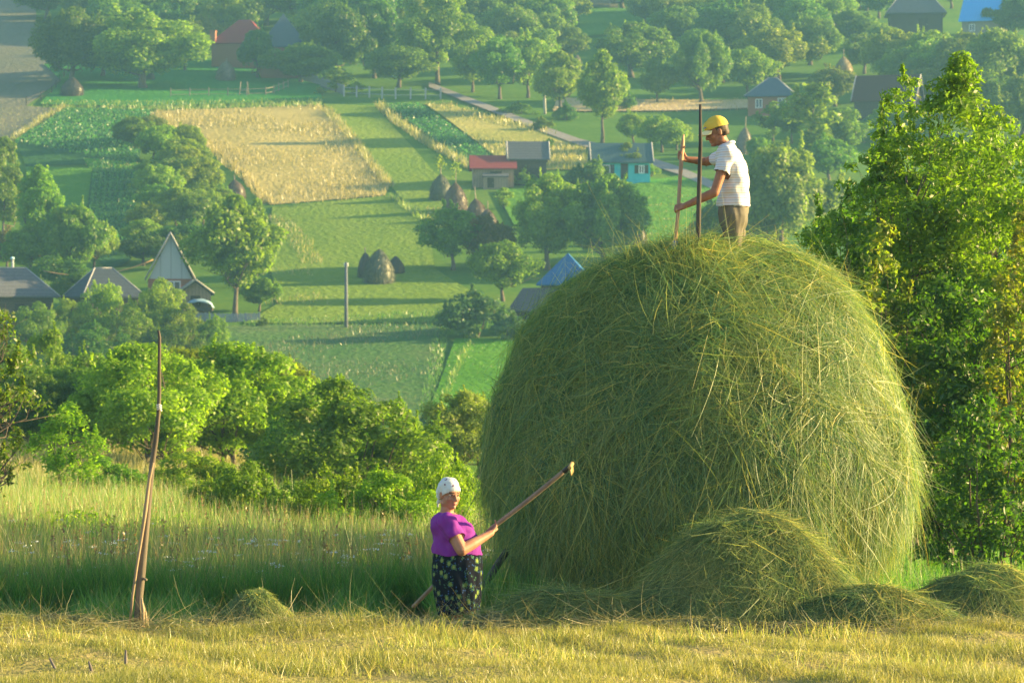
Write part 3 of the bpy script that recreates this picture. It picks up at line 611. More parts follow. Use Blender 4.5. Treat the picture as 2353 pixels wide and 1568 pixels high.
NEAR += [('bush', 'thicket', 822, 57, 1140, 170, 'mid', 'leafy green bush at the foot of the big round hawthorn'), ('bush', 'thicket', 930, 58, 1110, 150, 'mid', 'darker leafy bush between the lime green bushes and the woman'), ('bush', 'thicket', 500, 66, 1120, 150, 'yel', 'lime green bush under the winding trunk, beside the pale green one'), ('bush', 'sapling', 868, 56, 1120, 70, 'bright', 'thin upright shoot beside the lime green bush'),
 ('tree', 'orchard', 285, 112, 835, 200, 'mid', 'orchard tree with a leafy crown between the multi stemmed tree and the ash sapling'), ('tree', 'orchard', 395, 108, 830, 190, 'mid', 'orchard tree showing above the tall pole waist'),
 ('tree', 'orchard', 500, 126, 815, 190, 'mid', 'orchard tree at the back, under the grey board fence'), ('tree', 'orchard', 600, 118, 850, 170, 'mid', 'orchard tree at the back, below the little dark bush'),
 ('tree', 'orchard', 10, 130, 800, 170, 'mid', 'orchard tree at the back behind the hawthorn top')]
for name, key, u, Y, vt, wd, mat, label in NEAR: plant(name, key, u, 0, vt - (22 if name == 'bush' else 0), wd*(1.4 if key == 'orchard' else 1.35 if name == 'bush' else 1.2), mat, label, 'bush' if name == 'bush' else 'tree', ORCH if key == 'orchard' else None, Y=Y)
# --- the tall ash and the shrubs crowding behind the haystack, and the twiggy hawthorn at the other edge: built leaf by leaf
def big_tree(name, label, u, Y, vt, wd, mat, cat='tree', shrink=1., **kw):
    b = at(u, 0, Y); H = (CV - vt)/K*Y - b.z; kw.setdefault('R', wd/K*Y/2)
    t, c = tree_geo(H=H, **kw); r = thing(name, label, cat, b); link('trunk', t, BARK, r); link('crown', c, LEAF[mat] if isinstance(mat, str) else mat, r); return r
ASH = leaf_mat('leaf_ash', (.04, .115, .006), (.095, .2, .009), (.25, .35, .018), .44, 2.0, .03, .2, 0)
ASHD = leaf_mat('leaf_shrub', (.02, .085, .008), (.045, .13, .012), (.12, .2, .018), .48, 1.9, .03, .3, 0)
ASHY = leaf_mat('leaf_red_tipped', (.06, .13, .01), (.12, .2, .015), (.3, .24, .03), .48, 1.9, .03)
nk = dict(limbs=12, leaf=.046, dens=170, aspect=.36, up=.2)
nk.update(amp=1.6, flat=.6)
big_tree('ash_tree', 'tall ash tree with the highest bright leafy top behind the haystack', 2205, 40.5, 118, 560, ASH, seed=51, cb=1.2, kind='ash', nl=430, lr=(.1, .22), tr=.11, stems=2, shoots=40, **nk)
big_tree('ash_tree', 'shorter ash tree rising between the tall ash and the haystack', 2070, 41.5, 172, 400, ASH, seed=52, cb=1.2, kind='ash', nl=320, lr=(.12, .24), tr=.09, stems=2, shoots=46, **nk)
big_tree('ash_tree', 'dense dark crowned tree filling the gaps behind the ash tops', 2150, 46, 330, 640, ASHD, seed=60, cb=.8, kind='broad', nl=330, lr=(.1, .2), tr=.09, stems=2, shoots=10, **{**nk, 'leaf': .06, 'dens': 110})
big_tree('ash_tree', 'broad ash crown between the two ash tops and the frame edge', 2240, 43.5, 250, 500, ASH, seed=57, cb=1.2, kind='broad', nl=300, lr=(.1, .2), tr=.09, stems=2, shoots=24, **nk)
nk2 = dict(limbs=7, leaf=.038, dens=230, aspect=.5, up=.3)
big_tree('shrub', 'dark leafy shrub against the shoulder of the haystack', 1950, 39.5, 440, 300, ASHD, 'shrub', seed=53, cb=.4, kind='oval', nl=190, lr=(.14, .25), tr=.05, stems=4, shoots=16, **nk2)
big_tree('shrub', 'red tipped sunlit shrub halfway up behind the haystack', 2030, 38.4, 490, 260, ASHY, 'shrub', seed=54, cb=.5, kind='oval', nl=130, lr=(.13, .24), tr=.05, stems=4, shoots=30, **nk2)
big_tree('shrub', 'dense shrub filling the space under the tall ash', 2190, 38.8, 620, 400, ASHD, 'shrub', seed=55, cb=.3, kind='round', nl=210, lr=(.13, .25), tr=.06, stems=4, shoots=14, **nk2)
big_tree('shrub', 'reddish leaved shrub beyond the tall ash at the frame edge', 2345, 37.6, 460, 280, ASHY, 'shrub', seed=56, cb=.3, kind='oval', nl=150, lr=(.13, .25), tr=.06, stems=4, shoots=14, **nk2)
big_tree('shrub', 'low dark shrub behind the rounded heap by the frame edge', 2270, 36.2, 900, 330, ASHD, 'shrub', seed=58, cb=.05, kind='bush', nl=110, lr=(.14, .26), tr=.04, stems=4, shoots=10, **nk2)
HAW = leaf_mat('leaf_hawthorn', (.04, .11, .01), (.085, .18, .014), (.2, .23, .025), .48, 1.9, .03, .3, 0)
big_tree('hawthorn', 'twiggy hawthorn with orange tipped leaves and bare low branches at the frame edge', -35, 45, 650, 330, HAW, seed=59, cb=1.0, kind='ragged', nl=70, lr=(.13, .24), tr=.09, stems=4, bend=.4,
         limbs=20, leaf=.034, dens=120, aspect=.5, up=.3, shoots=30)
# ---------------------------------------------------------------- houses, barns and sheds of the village
W_BRICK = boards('brick_wall', (.28, .12, .08), (.4, .19, .12), 4, 'Z'); W_WOOD = boards('old_timber', (.06, .05, .04), (.12, .1, .08), 4, 'Z')
W_TEAL = plain('turquoise_plaster', (.03, .42, .47), (.06, .52, .55), 2, .9, .15); W_GREY = boards('grey_boards', (.2, .19, .18), (.33, .31, .28), 3.5, 'X')
W_PALE = plain('pale_plaster', (.2, .18, .15), (.28, .26, .22), 2, .9, .15); W_TAN = boards('tan_boards', (.22, .17, .12), (.36, .28, .2), 3, 'X')
R_RED = boards('red_tiles', (.2, .035, .045), (.29, .06, .065), 3.2, 'Z', wave=.4); R_BLUE = boards('blue_grey_slates', (.05, .08, .12), (.085, .12, .17), 3, 'Z', .7, .4)
R_SLATE = boards('dark_slates', (.025, .035, .055), (.055, .07, .1), 3, 'Z', .7); R_TEAL = boards('dark_teal_sheet', (.04, .085, .1), (.065, .115, .13), 2.5, 'X', .6, .35)
R_SKY = boards('bright_blue_sheet', (.03, .3, .72), (.06, .42, .85), 2.2, 'X', .45, .3); R_GREY = boards('weathered_shingles', (.065, .07, .085), (.15, .155, .17), 3, 'Z', .9, .5)
R_WHITE = boards('white_sheet', (.36, .4, .42), (.5, .53, .53), 1.0, 'X', .6, .35); R_RUST = boards('rusty_brown_tiles', (.06, .028, .025), (.1, .045, .04), 3, 'Z')
R_ROYAL = boards('royal_blue_sheet', (.018, .1, .25), (.03, .14, .34), 2.2, 'X', .4, .3)
FRAMEW = plain('white_paint', (.72, .74, .74), (.8, .81, .8), 5, .6, .1); TRIM = plain('pale_ridge', (.28, .28, .28), (.42, .41, .4), 6, .8, .2)
_gl = NT('window_glass'); GLASS = _gl.finish((.03, .05, .07), .12, spec=.6)
DARKW = plain('dark_wood', (.03, .024, .02), (.07, .055, .045), 10, .9, .4)
def house(name, label, u, vb, Wd, D, wh, rh, kind, wall, roof, rz=0, ridge='X', eave=.4, hip=.28, wins=(), chim=None, door=None, trim=False, gable=None, cat='house', Y=None, shut=False, sink=.6):
    r = thing(name, label, cat, at(u, vb, Y), math.radians(rz))
    w2, d2 = Wd/2, D/2
    g = Geo(); g.box(-w2, w2, -d2, d2, -sink, wh); g.obj('wall', wall, r, False)
    g = Geo(); a, b = w2 + eave, d2 + eave; z0, z1 = wh - .06*eave, wh + rh; th = .14
    if kind == 'hip':
        L = a*(1 - 2*hip) if ridge == 'X' else 0; M_ = 0 if ridge == 'X' else b*(1 - 2*hip)
        if ridge == 'X': top = [(-L, 0, z1), (L, 0, z1)]; 
        else: top = [(0, -M_, z1), (0, M_, z1)]
        V = [(-a, -b, z0), (a, -b, z0), (a, b, z0), (-a, b, z0)] + [(-a, -b, z0+th), (a, -b, z0+th), (a, b, z0+th), (-a, b, z0+th)] + top
        q = [[0, 3, 2, 1], [0, 1, 5, 4], [1, 2, 6, 5], [2, 3, 7, 6], [3, 0, 4, 7]]
        t = []
        if ridge == 'X': q += [[4, 5, 9, 8], [6, 7, 8, 9]]; t = [[5, 6, 9], [7, 4, 8]]
        else: q += [[5, 6, 9, 8], [7, 4, 8, 9]]; t = [[4, 5, 8], [6, 7, 9]]
        V = np.array(V, float); n0 = len(V)
        # separate corners per face keep the planes flat
        for f in q + t: g.add(V[f], [[0, 1, 2, 3]] if len(f) == 4 else None, [[0, 1, 2]] if len(f) == 3 else None)
        ro = g.obj('roof', roof, r, False)
        if trim:
            g = Geo()
            for (i, j) in (((4, 8), (5, 9), (6, 9), (7, 8), (8, 9)) if ridge == 'X' else ((4, 8), (5, 8), (6, 9), (7, 9), (8, 9))): g.tube([V[i], V[j]], .06, 6)
            g.obj('ridge_cap', TRIM, ro)
    else:
        if ridge == 'X':
            s1 = [(-a, -b, z0), (a, -b, z0), (a, 0, z1), (-a, 0, z1)]; s2 = [(a, b, z0), (-a, b, z0), (-a, 0, z1), (a, 0, z1)]
            gb = [[(-w2+.02, -d2+.02, wh), (-w2+.02, d2-.02, wh), (-w2+.02, 0, z1-.16)], [(w2-.02, d2-.02, wh), (w2-.02, -d2+.02, wh), (w2-.02, 0, z1-.16)]]
        else:
            s1 = [(-a, b, z0), (-a, -b, z0), (0, -b, z1), (0, b, z1)]; s2 = [(a, -b, z0), (a, b, z0), (0, b, z1), (0, -b, z1)]
            gb = [[(w2-.02, -d2+.02, wh), (-w2+.02, -d2+.02, wh), (0, -d2+.02, z1-.16)], [(-w2+.02, d2-.02, wh), (w2-.02, d2-.02, wh), (0, d2-.02, z1-.16)]]
        for s_ in (s1, s2):
            V = np.array(s_, float); lo = V - np.array([0, 0, th])
            g.add(np.vstack([V, lo]), [[0, 1, 2, 3], [7, 6, 5, 4], [0, 4, 5, 1], [1, 5, 6, 2], [2, 6, 7, 3], [3, 7, 4, 0]])
        ro = g.obj('roof', roof, r, False)
        g = Geo()
        V = np.array(gb[0] + gb[1], float); g.add(V, [[1, 0, 4, 3], [0, 2, 5, 4], [2, 1, 3, 5]] if ridge == 'X' else [[1, 0, 4, 3], [0, 2, 5, 4], [2, 1, 3, 5]], [[0, 1, 2], [3, 4, 5]])
        g.obj('gable', gable or wall, r, False)
        if trim:
            up_ = np.array([0, 0, .06])
            for i0, i1 in ((0, 3), (1, 2)):        # one bent board along each gable edge
                a_, b_ = np.array(s1[i0]) + up_, np.array(s1[i1]) + up_
                c_ = [np.array(p) + up_ for p in (s2[0], s2[1]) if abs(p[0] - a_[0]) < 1e-6 and ridge == 'X' or abs(p[1] - a_[1]) < 1e-6 and ridge != 'X'][0]
                g = Geo(); g.tube([a_, b_*.97 + a_*.03, b_, b_*.97 + c_*.03, c_], .085, 6); g.obj('verge_board', TRIM, ro)
    for (x, z, ww, hh) in wins:
        g = Geo(); y = -d2 - .02
        for q in ((x-ww/2, x-ww/2+.1, z-hh/2, z+hh/2), (x+ww/2-.1, x+ww/2, z-hh/2, z+hh/2), (x-ww/2+.1, x+ww/2-.1, z-hh/2, z-hh/2+.1), (x-ww/2+.1, x+ww/2-.1, z+hh/2-.1, z+hh/2), (x-.05, x+.05, z-hh/2+.1, z+hh/2-.1)):
            g.box(q[0], q[1], y-.05, y+.05, q[2], q[3])
        f = g.obj('window', FRAMEW, r, False); g = Geo(); g.box(x-ww/2+.1, x+ww/2-.1, y-.01, y+.01, z-hh/2+.1, z+hh/2-.1); g.obj('pane', GLASS, f, False)
        if shut:
            g = Geo(); g.box(x-ww/2-.5, x-ww/2-.03, y-.05, y, z-hh/2, z+hh/2); g.box(x+ww/2+.03, x+ww/2+.5, y-.05, y, z-hh/2, z+hh/2); g.obj('shutter', DARKW, f, False)
    if chim:
        x, y, z, s_, h_ = chim; g = Geo(); g.box(x-s_/2, x+s_/2, y-s_/2, y+s_/2, z, z+h_); g.box(x-s_/2-.08, x+s_/2+.08, y-s_/2-.08, y+s_/2+.08, z+h_, z+h_+.15); g.obj('chimney', W_BRICK, ro, False)
    if door:
        x, ww, hh = door; g = Geo(); g.box(x-ww/2, x+ww/2, -d2-.06, -d2-.01, 0, hh); d = g.obj('door', DARKW, r, False)
        g = Geo(); g.box(x+ww/2-.2, x+ww/2-.12, -d2-.12, -d2-.07, hh*.45, hh*.52); g.obj('handle', TRIM, d, False)
    return r
house('brick_house', 'brick house with a red tiled hipped roof and a brick chimney', 562, 153, 9, 8, 3.3, 4.2, 'hip', W_BRICK, R_RED, -8, hip=.4, wins=[(1.2, 1.7, 1.1, 1.5)], chim=(-4.3, -3.8, 3.2, .9, 2.1))
house('village_house', 'house under a steep blue grey hipped roof among trees', 648, 176, 7, 9, 4.2, 5.4, 'hip', W_BRICK, R_BLUE, 8, ridge='Y', hip=.2, wins=[(-1.5, 1.9, 1.2, 1.5)])
house('shed', 'low dark roofed wing beside the steep blue grey roof', 710, 176, 6.5, 6, 3.9, 2.6, 'gable', W_BRICK, R_SLATE, 4, cat='shed')
house('cottage', 'small brown brick cottage with a blue grey hipped roof and pale ridges', 1775, 262, 6.4, 6, 2.3, 2.9, 'hip', W_BRICK, R_BLUE, -12, hip=.42, wins=[(1.7, 1.3, 1.2, 1.5), (-1.6, 1.3, 1.0, 1.3)], trim=True, eave=.5)
house('cottage', 'turquoise cottage with a dark teal gable roof', 1425, 414, 6.9, 5.6, 2.1, 2.5, 'gable', W_TEAL, R_TEAL, 2, wins=[(-1.9, 1.2, .9, 1.1), (2.4, 1.2, .7, 1.0)], trim=True, shut=True, door=(.3, .9, 1.9))
house('barn', 'low barn with a plum red tin roof', 1132, 424, 5.0, 4.4, 1.9, 1.7, 'gable', W_TAN, R_RED, 2, door=(.3, 1.4, 1.5), cat='barn')
house('barn', 'barn with a patched weathered grey roof', 1212, 418, 4.4, 4.6, 2.7, 2.3, 'gable', W_WOOD, R_GREY, 2, trim=True, cat='barn', door=(.8, 1.2, 1.6))
house('shed', 'little tan plank shed in front of the plum red barn', 1138, 432, 3.0, 1.6, 1.45, .35, 'gable', W_TAN, R_GREY, 2, eave=.1, cat='shed', door=(-.6, .8, 1.2))
house('barn', 'grey timber barn with a broken slatted roof at the top of the slope', 2102, 74, 9.2, 7, 2.9, 4.6, 'hip', W_WOOD, R_GREY, -4, hip=.32, eave=.7, cat='barn', door=(1.2, 1.6, 2.0), trim=True)
house('house', 'house with a bright blue sheet metal roof', 2262, 86, 6.4, 7, 2.6, 4.4, 'gable', W_PALE, R_SKY, -22, eave=.5, wins=[(-1.4, 1.4, 1, 1.2)])
house('barn', 'dark barn with a wide rusty brown roof behind the ash trees', 2040, 270, 8.4, 7.4, 2.1, 3.9, 'gable', W_WOOD, R_RUST, -16, trim=True, cat='barn', door=(0, 1.6, 1.8))
house('cottage', 'grey cottage with a hipped shingle roof by the lamp post', 24, 744, 6.2, 6.2, 2.4, 2.7, 'hip', W_WOOD, R_GREY, 24, hip=.3, trim=True, eave=.5, door=(0, .9, 1.8))
house('cottage', 'grey cottage with a dark hipped roof between the lamp post and the white gable', 238, 750, 5.0, 5.0, 2.6, 2.7, 'hip', W_WOOD, R_SLATE, 26, hip=.36, trim=True, eave=.5, door=(0, .9, 1.8))
house('house', 'narrow house with a steep white sheet clad gable over brick', 390, 704, 4.1, 5.2, 2.6, 4.3, 'gable', W_BRICK, R_GREY, 7, ridge='Y', eave=.28, wins=[(.35, 1.8, 1.25, 1.2)], trim=True, gable=R_WHITE)
house('shed', 'small timber shed with a dark blue roof beside the white gabled house', 446, 716, 2.9, 2.8, 1.7, 1.25, 'gable', W_TAN, R_SLATE, 10, ridge='Y', trim=True, eave=.3, cat='shed', door=(0, .9, 1.5))
house('barn', 'barn with a royal blue pyramid roof half hidden by the haystack', 1305, 728, 4.6, 4.8, 2.9, 3.0, 'hip', W_WOOD, R_ROYAL, -6, ridge='Y', hip=.42, eave=.4, cat='barn', door=(0, 1.3, 1.8))
house('barn', 'barn with a dark slate roof below the royal blue one', 1265, 756, 6.8, 4.4, 1.5, 2.2, 'hip', W_WOOD, R_SLATE, -3, hip=.17, eave=.4, cat='barn', door=(-2, 1.2, 1.4))
# ---------------------------------------------------------------- old hayricks
RICKM = {}
for nm, st in (('brown', [(0, (.07, .045, .03)), (.5, (.12, .078, .05)), (1, (.2, .13, .085))]), ('dark', [(0, (.03, .024, .02)), (.5, (.05, .04, .032)), (1, (.09, .07, .055))]), ('grey', [(0, (.13, .12, .09)), (.5, (.2, .17, .13)), (1, (.29, .24, .18))]),
               ('green', [(0, (.05, .065, .035)), (.5, (.085, .1, .052)), (1, (.14, .15, .085))]), ('straw', [(0, (.25, .2, .1)), (.5, (.38, .3, .15)), (1, (.5, .4, .22))])): RICKM[nm] = straw_mat('rick_' + nm, st, .12)
RPROF = np.array([(.84, -.08), (.9, 0), (.98, .12), (1, .24), (.96, .4), (.86, .56), (.68, .71), (.46, .84), (.24, .94), (.06, 1.0)])
def rick_mesh(seed):
    rng = np.random.default_rng(seed); g = Geo(); n = 28; th = np.arange(n)/n*2*PI; rows_ = np.interp(np.linspace(0, 1, 22), np.linspace(0, 1, len(RPROF)), RPROF[:, 0]), np.interp(np.linspace(0, 1, 22), np.linspace(0, 1, len(RPROF)), RPROF[:, 1])
    V = []
    for r, z in zip(*rows_): V.append(np.stack([.5*r*np.cos(th)*(1 + .05*np.sin(3*th + 5*z + seed)) , .5*r*np.sin(th)*(1 + .05*np.sin(2*th + seed)), np.full(n, z)], 1))
    V = np.vstack(V) + rng.normal(size=(22*n, 3))*.006; i = np.arange(21)[:, None]*n; j = np.arange(n)[None]; k = (j+1) % n
    g.add(V, np.stack([i+j, i+k, i+n+k, i+n+j], -1).reshape(-1, 4), c=np.clip(rng.normal(.45, .2, len(V)), 0, 1))
    m = 2600; z = rng.random(m)*.98; r = np.interp(z, RPROF[:, 1], RPROF[:, 0])*.505; a = rng.random(m)*2*PI
    P = np.stack([r*np.cos(a), r*np.sin(a), z], 1); N = np.stack([np.cos(a), np.sin(a), np.full(m, .3)], 1); D = nrm(np.stack([np.cos(a)*.55, np.sin(a)*.55, -np.ones(m)], 1) + rng.normal(size=(m, 3))*.32)
    ribbons(g, P, D, N, rng.uniform(.06, .19, m), .013, rng, .25, 2, sag=.1)
    return g.mesh('straw')
RICKS = [rick_mesh(s_) for s_ in (1, 2, 3)]
POLEM = plain('grey_wood', (.2, .16, .12), (.36, .3, .23), 9, .9, .4, .01, (1, 1, .2))
for k, (u, vb, vt, wd, m, pole, leafy_top, lab) in enumerate([
    (165, 222, 178, 50, 'dark', None, 0, 'dark rick at the edge of the bare slope'), (518, 187, 140, 43, 'grey', 134, 0, 'grey rick on the garden lawn below the red roof'),
    (541, 458, 413, 45, 'brown', 401, 0, 'dark brown rick with a pole beside the tan hay field'), (1013, 460, 400, 50, 'green', 376, 1, 'dull greenish rick standing behind the tall brown one'),
    (1045, 490, 420, 54, 'brown', 388, 1, 'tall brown rick with a leafy twig on its pole'), (1096, 508, 456, 46, 'brown', 428, 0, 'brown rick with a bare pole, half hidden by its neighbour'), (1118, 524, 480, 44, 'brown', 462, 0, 'lower brown rick behind the rust tinged fruit tree'),
    (870, 652, 572, 66, 'green', None, 0, 'big greenish rick in the middle of the mown field'), (843, 640, 580, 38, 'dark', 568, 0, 'dark slim rick with a pole behind the big greenish one'), (909, 630, 588, 38, 'dark', None, 0, 'low dark rick leaning away from the big greenish one'),
    (1467, 578, 496, 40, 'dark', None, 0, 'dark rick just beside the big haystack and the striped mown field'), (1453, 566, 482, 30, 'brown', None, 0, 'brown rick peeping out behind the dark one near the haystack'),
    (1938, 182, 130, 42, 'straw', 112, 0, 'pale straw rick among the trees on the upper slope'), (1324, 160, 126, 22, 'grey', None, 0, 'small grey rick between trees behind the neat oval tree'),
    (1708, 352, 292, 36, 'grey', 268, 0, 'tall grey rick with a pole behind the man on the haystack'), (2002, 112, 86, 20, 'straw', None, 0, 'thin pale rick among the trees below the timber barn'), (346, 186, 164, 18, 'dark', None, 0, 'small dark rick beside the trunks of the huge spreading tree')]):
    b = at(u, vb); Y = b.y; H = (CV - vt)/K*Y - b.z; W_ = wd/K*Y
    r = thing('hayrick', lab, 'hayrick', b, k*1.7, 'old hayricks on the hillside'); o = bpy.data.objects.new('straw', RICKS[k % 3]); COL.objects.link(o); o.parent = r
    if not RICKS[k % 3].materials: RICKS[k % 3].materials.append(RICKM['brown'])
    o.material_slots[0].link = 'OBJECT'; o.material_slots[0].material = RICKM[m]; o.scale = (W_, W_, H)
    r.rotation_euler = (math.radians(3.5*math.sin(k*2.1)), math.radians(4*math.sin(k*3.7 + 1)), k*1.7)
    if pole:
        top = (CV - pole)/K*Y - b.z; g = Geo(); g.tube([(0, 0, H*.5), (.02, 0, top)], [.07, .045], 6); g.obj('pole', POLEM, r)
        if leafy_top:
            rng = np.random.default_rng(k); P = np.array([0, 0, top]) + rng.normal(size=(90, 3))*[.3, .3, .45]; g = Geo(); leaves(g, P, nrm(rng.normal(size=(90, 3)) + [0, 0, .5]), .16, rng); g.obj('foliage', LEAF['yel'], r, False)
# ---------------------------------------------------------------- poles, posts, fences
CONC = plain('concrete', (.32, .32, .34), (.44, .44, .45), 6, .9, .2)
def upole(label, u, vb, vt, wd, lamp=False, tilt=0, mat=CONC):
    b = at(u, vb); H = (CV - vt)/K*b.y - b.z; r0 = wd/K*b.y/2
    r = thing('utility_pole', label, 'pole', b); g = Geo(); g.tube([(0, 0, -.5), (tilt*.5, 0, H*.5), (tilt, 0, H)], [r0*1.15, r0, r0*.8], 8); g.obj('shaft', mat, r)
    g = Geo()
    if lamp: g.ball((tilt, -.15, H + .1), (.2, .3, .16)); g.obj('lamp_head', plain('lamp_shell', (.3, .5, .55), (.4, .6, .64), 4, .5, 0), r)
    else:
        for s_ in (-1, 1): g.tube([(tilt + s_*.14, 0, H - .35), (tilt + s_*.14, 0, H - .1)], .05, 6)
        g.tube([(tilt - .2, 0, H - .35), (tilt + .2, 0, H - .35)], .03, 5); g.obj('insulator', FRAMEW, r)
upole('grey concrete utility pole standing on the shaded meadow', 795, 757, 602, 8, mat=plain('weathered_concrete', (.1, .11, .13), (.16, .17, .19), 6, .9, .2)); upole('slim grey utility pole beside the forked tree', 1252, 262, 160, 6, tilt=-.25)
upole('grey lamp post in front of the hipped grey roof', 29, 735, 596, 7, lamp=True)
def fence(name, label, pts, h, mat, n, w_=.12, rails=True, solid=False, cat='fence'):
    A = [at(*p) for p in pts]; r = thing(name, label, cat, A[0]); o = A[0]
    P = []
    seg = [(A[i+1] - A[i]).length for i in range(len(A)-1)]; tot = sum(seg)
    for k in range(n):
        s_ = tot*k/(n-1); i = 0
        while i < len(seg)-1 and s_ > seg[i]: s_ -= seg[i]; i += 1
        q = A[i].lerp(A[i+1], min(1, s_/seg[i])); P.append(Vector((q.x, q.y, float(ground(q.x, q.y)))) - o)
    for q in P:
        g = Geo(); g.box(q.x-w_/2, q.x+w_/2, q.y-w_/2, q.y+w_/2, q.z-.4, q.z+h); g.obj('post', mat, r, False)
    if rails:
        g = Geo()
        for k in range(n-1):
            for zz in ((.35, .8) if not solid else ()): g.tube([P[k] + Vector((0, -.02, h*zz)), P[k+1] + Vector((0, -.02, h*zz))], .035, 5)
            if solid:
                d = P[k+1] - P[k]; m = max(3, int(d.length/.17))
                for j in range(m):
                    a = P[k] + d*((j+.5)/m); jj = .04*math.sin(j*2.7 + k); g.box(a.x-.075, a.x+.075, a.y-.1, a.y-.07, a.z+.02, a.z+h*.94 + jj)
        g.obj('boards' if solid else 'rail', mat, r, False)
    return r
fence('board_fence', 'grey plank fence below the tall sunlit tree', [(440, 736), (520, 740), (596, 738)], .82, plain('blue_grey_boards', (.17, .2, .26), (.27, .3, .36), 5, .9, .3), 6, solid=True)
fence('picket_fence', 'pale picket fence running down from the low spreading tree', [(690, 188), (730, 196), (790, 218)], 1.5, plain('pale_pickets', (.18, .19, .19), (.27, .28, .27), 5, .9, .2), 7, solid=True)
fence('post_fence', 'row of pale concrete posts along the top of the mown field', [(790, 222), (900, 228), (1012, 228)], 1.7, CONC, 8, .22)
fence('garden_fence', 'thin wooden posts and rails round the vegetable garden', [(392, 226), (480, 224), (545, 224), (620, 222), (662, 205)], 1.5, POLEM, 10, .13)
fence('wire_fence', 'dark thin posts along the bare slope', [(60, 243), (115, 222), (165, 160)], 1.3, DARKW, 8, .12)
# a ladder-like trestle and a sagging rope between the cottages
b = at(560, 222); r = thing('trestle', 'narrow wooden trestle standing in the vegetable garden', 'trestle', b)
for x0, x1 in ((-.7, -.45), (.8, .5)):
    g = Geo(); g.tube([(x0, 0, -.2), (x1, 0, 2.2)], .07, 5); g.obj('leg', POLEM, r)
g = Geo(); g.tube([(-.62, 0, .9), (.68, 0, .9)], .05, 5); g.obj('crossbar', POLEM, r)
g = Geo(); A, B = pt(100, 622, 306), pt(352, 596, 308); g.tube([A.lerp(B, t) - Vector((0, 0, 1.6*4*t*(1-t)*.55)) for t in np.linspace(0, 1, 14)], .05, 5)
tag(g.obj('rope', plain('orange_rope', (.3, .2, .1), (.42, .28, .14), 8, .9, 0)), 'sagging orange brown rope strung between the grey roof and the white gable', 'rope')
# blue tarpaulin over a cart by the shed
b = at(458, 722); r = thing('covered_cart', 'hay cart under a domed blue tarpaulin beside the small shed', 'cart', b)
g = Geo(); n = 16
V = [[(x*1.35, y*.8, .62 + .85*math.sqrt(max(0, 1 - x*x))*(1 - .35*abs(y)**2) + .04*math.sin(9*x + 5*y)) for y in np.linspace(-1, 1, 7)] for x in np.linspace(-1, 1, n)]
i = np.arange(n-1)[:, None]*7; j = np.arange(6)[None]; g.add(np.array(V).reshape(-1, 3), np.stack([i+j, i+7+j, i+8+j, i+1+j], -1).reshape(-1, 4))
c = g.obj('tarpaulin', plain('blue_tarpaulin', (.2, .34, .46), (.32, .46, .56), 3, .5, .4, .05), r); so_ = c.modifiers.new('thick', 'SOLIDIFY'); so_.thickness = .03
g = Geo(); g.box(-1.25, 1.25, -.7, .7, .35, .66); g.obj('cart_bed', DARKW, r, False)
for x in (-.8, .8):
    for y in (-.72, .72):
        g = Geo(); g.tube([(x, y-.05, .32), (x, y+.05, .32)], .32, 14); g.obj('wheel', DARKW, r, False)
# ---------------------------------------------------------------- the great haystack
SY = 33.2; SX = (1617 - CU)/K*SY; SS = K/SY
prof = [(556, 1590, 1690), (564, 1540, 1745), (584, 1478, 1805), (606, 1412, 1852), (640, 1335, 1900), (680, 1275, 1940), (750, 1215, 1990), (850, 1168, 2034), (950, 1137, 2074), (1050, 1120, 2096),
        (1130, 1116, 2098), (1200, 1123, 2084), (1270, 1142, 2054), (1340, 1170, 2018), (1400, 1196, 1985), (1440, 1210, 1970)]
pv_ = np.array(prof, float); pz = (CV - pv_[:, 0])/SS; pr = (pv_[:, 2] - pv_[:, 1])/2/SS - np.interp(pv_[:, 0], [550, 900, 1150, 1300, 1440], [-.02, .03, .08, .13, .2]); pc = ((pv_[:, 2] + pv_[:, 1])/2 - CU)/SS
tt = np.concatenate([[0], np.cumsum(np.hypot(np.diff(pz), np.diff(pr)))])
def stack_surf(s, th):
    z = np.interp(s, tt, pz); r = np.interp(s, tt, pr); c = np.interp(s, tt, pc)
    r = r*(1 + .018*np.sin(3*th + 2.2*z) + .016*np.sin(7*th - 3*z + 1) + .014*np.sin(13*th + 6*z) + .012*np.sin(19*th - 9*z + 2*np.sin(5*z)))
    x = c + r*np.cos(th); y = SY + r*1.14*np.sin(th)
    for (bx, by, bh, bs) in ((1.86, 32.1, .15, .17), (1.62, 32.3, .07, .2), (2.85, 32.6, .05, .2), (1.2, 32.5, .06, .25)):
        z = z + bh*np.exp(-((x - bx)**2 + (y - by)**2)/(2*bs*bs))*(z > -.3)
    e = .02; dr = (np.interp(s+e, tt, pr) - np.interp(s-e, tt, pr))/(2*e); dz = (np.interp(s+e, tt, pz) - np.interp(s-e, tt, pz))/(2*e); l = np.hypot(dr, dz) + 1e-6; dr, dz = dr/l, dz/l
    F = np.stack([dr*np.cos(th), dr*np.sin(th), dz], -1); N = np.stack([-dz*np.cos(th), -dz*np.sin(th), dr], -1)
    return np.stack([x, y, z], -1), N, F
HAY = straw_mat('fresh_hay', [(0, (.04, .135, .055)), (.3, (.115, .25, .08)), (.55, (.3, .385, .1)), (.8, (.56, .51, .115)), (1, (.72, .58, .17))], .4, 1.45, (2.2, .3, (.32, .36, .1)), .035)
HAYC = plain('hay_core_shade', (.014, .028, .012), (.04, .065, .025), 9, 1, .8, .05, (1, 1, .4))  # near-black core: shade in the gaps between strands is put into its colour
rng = np.random.default_rng(11)
stack = thing('haystack', 'huge dome of fresh green hay with a pole standing out of its top', 'haystack', (SX, SY, float(ground(SX, SY))))
def to_local(v): return v - np.array([SX, SY, float(ground(SX, SY))])
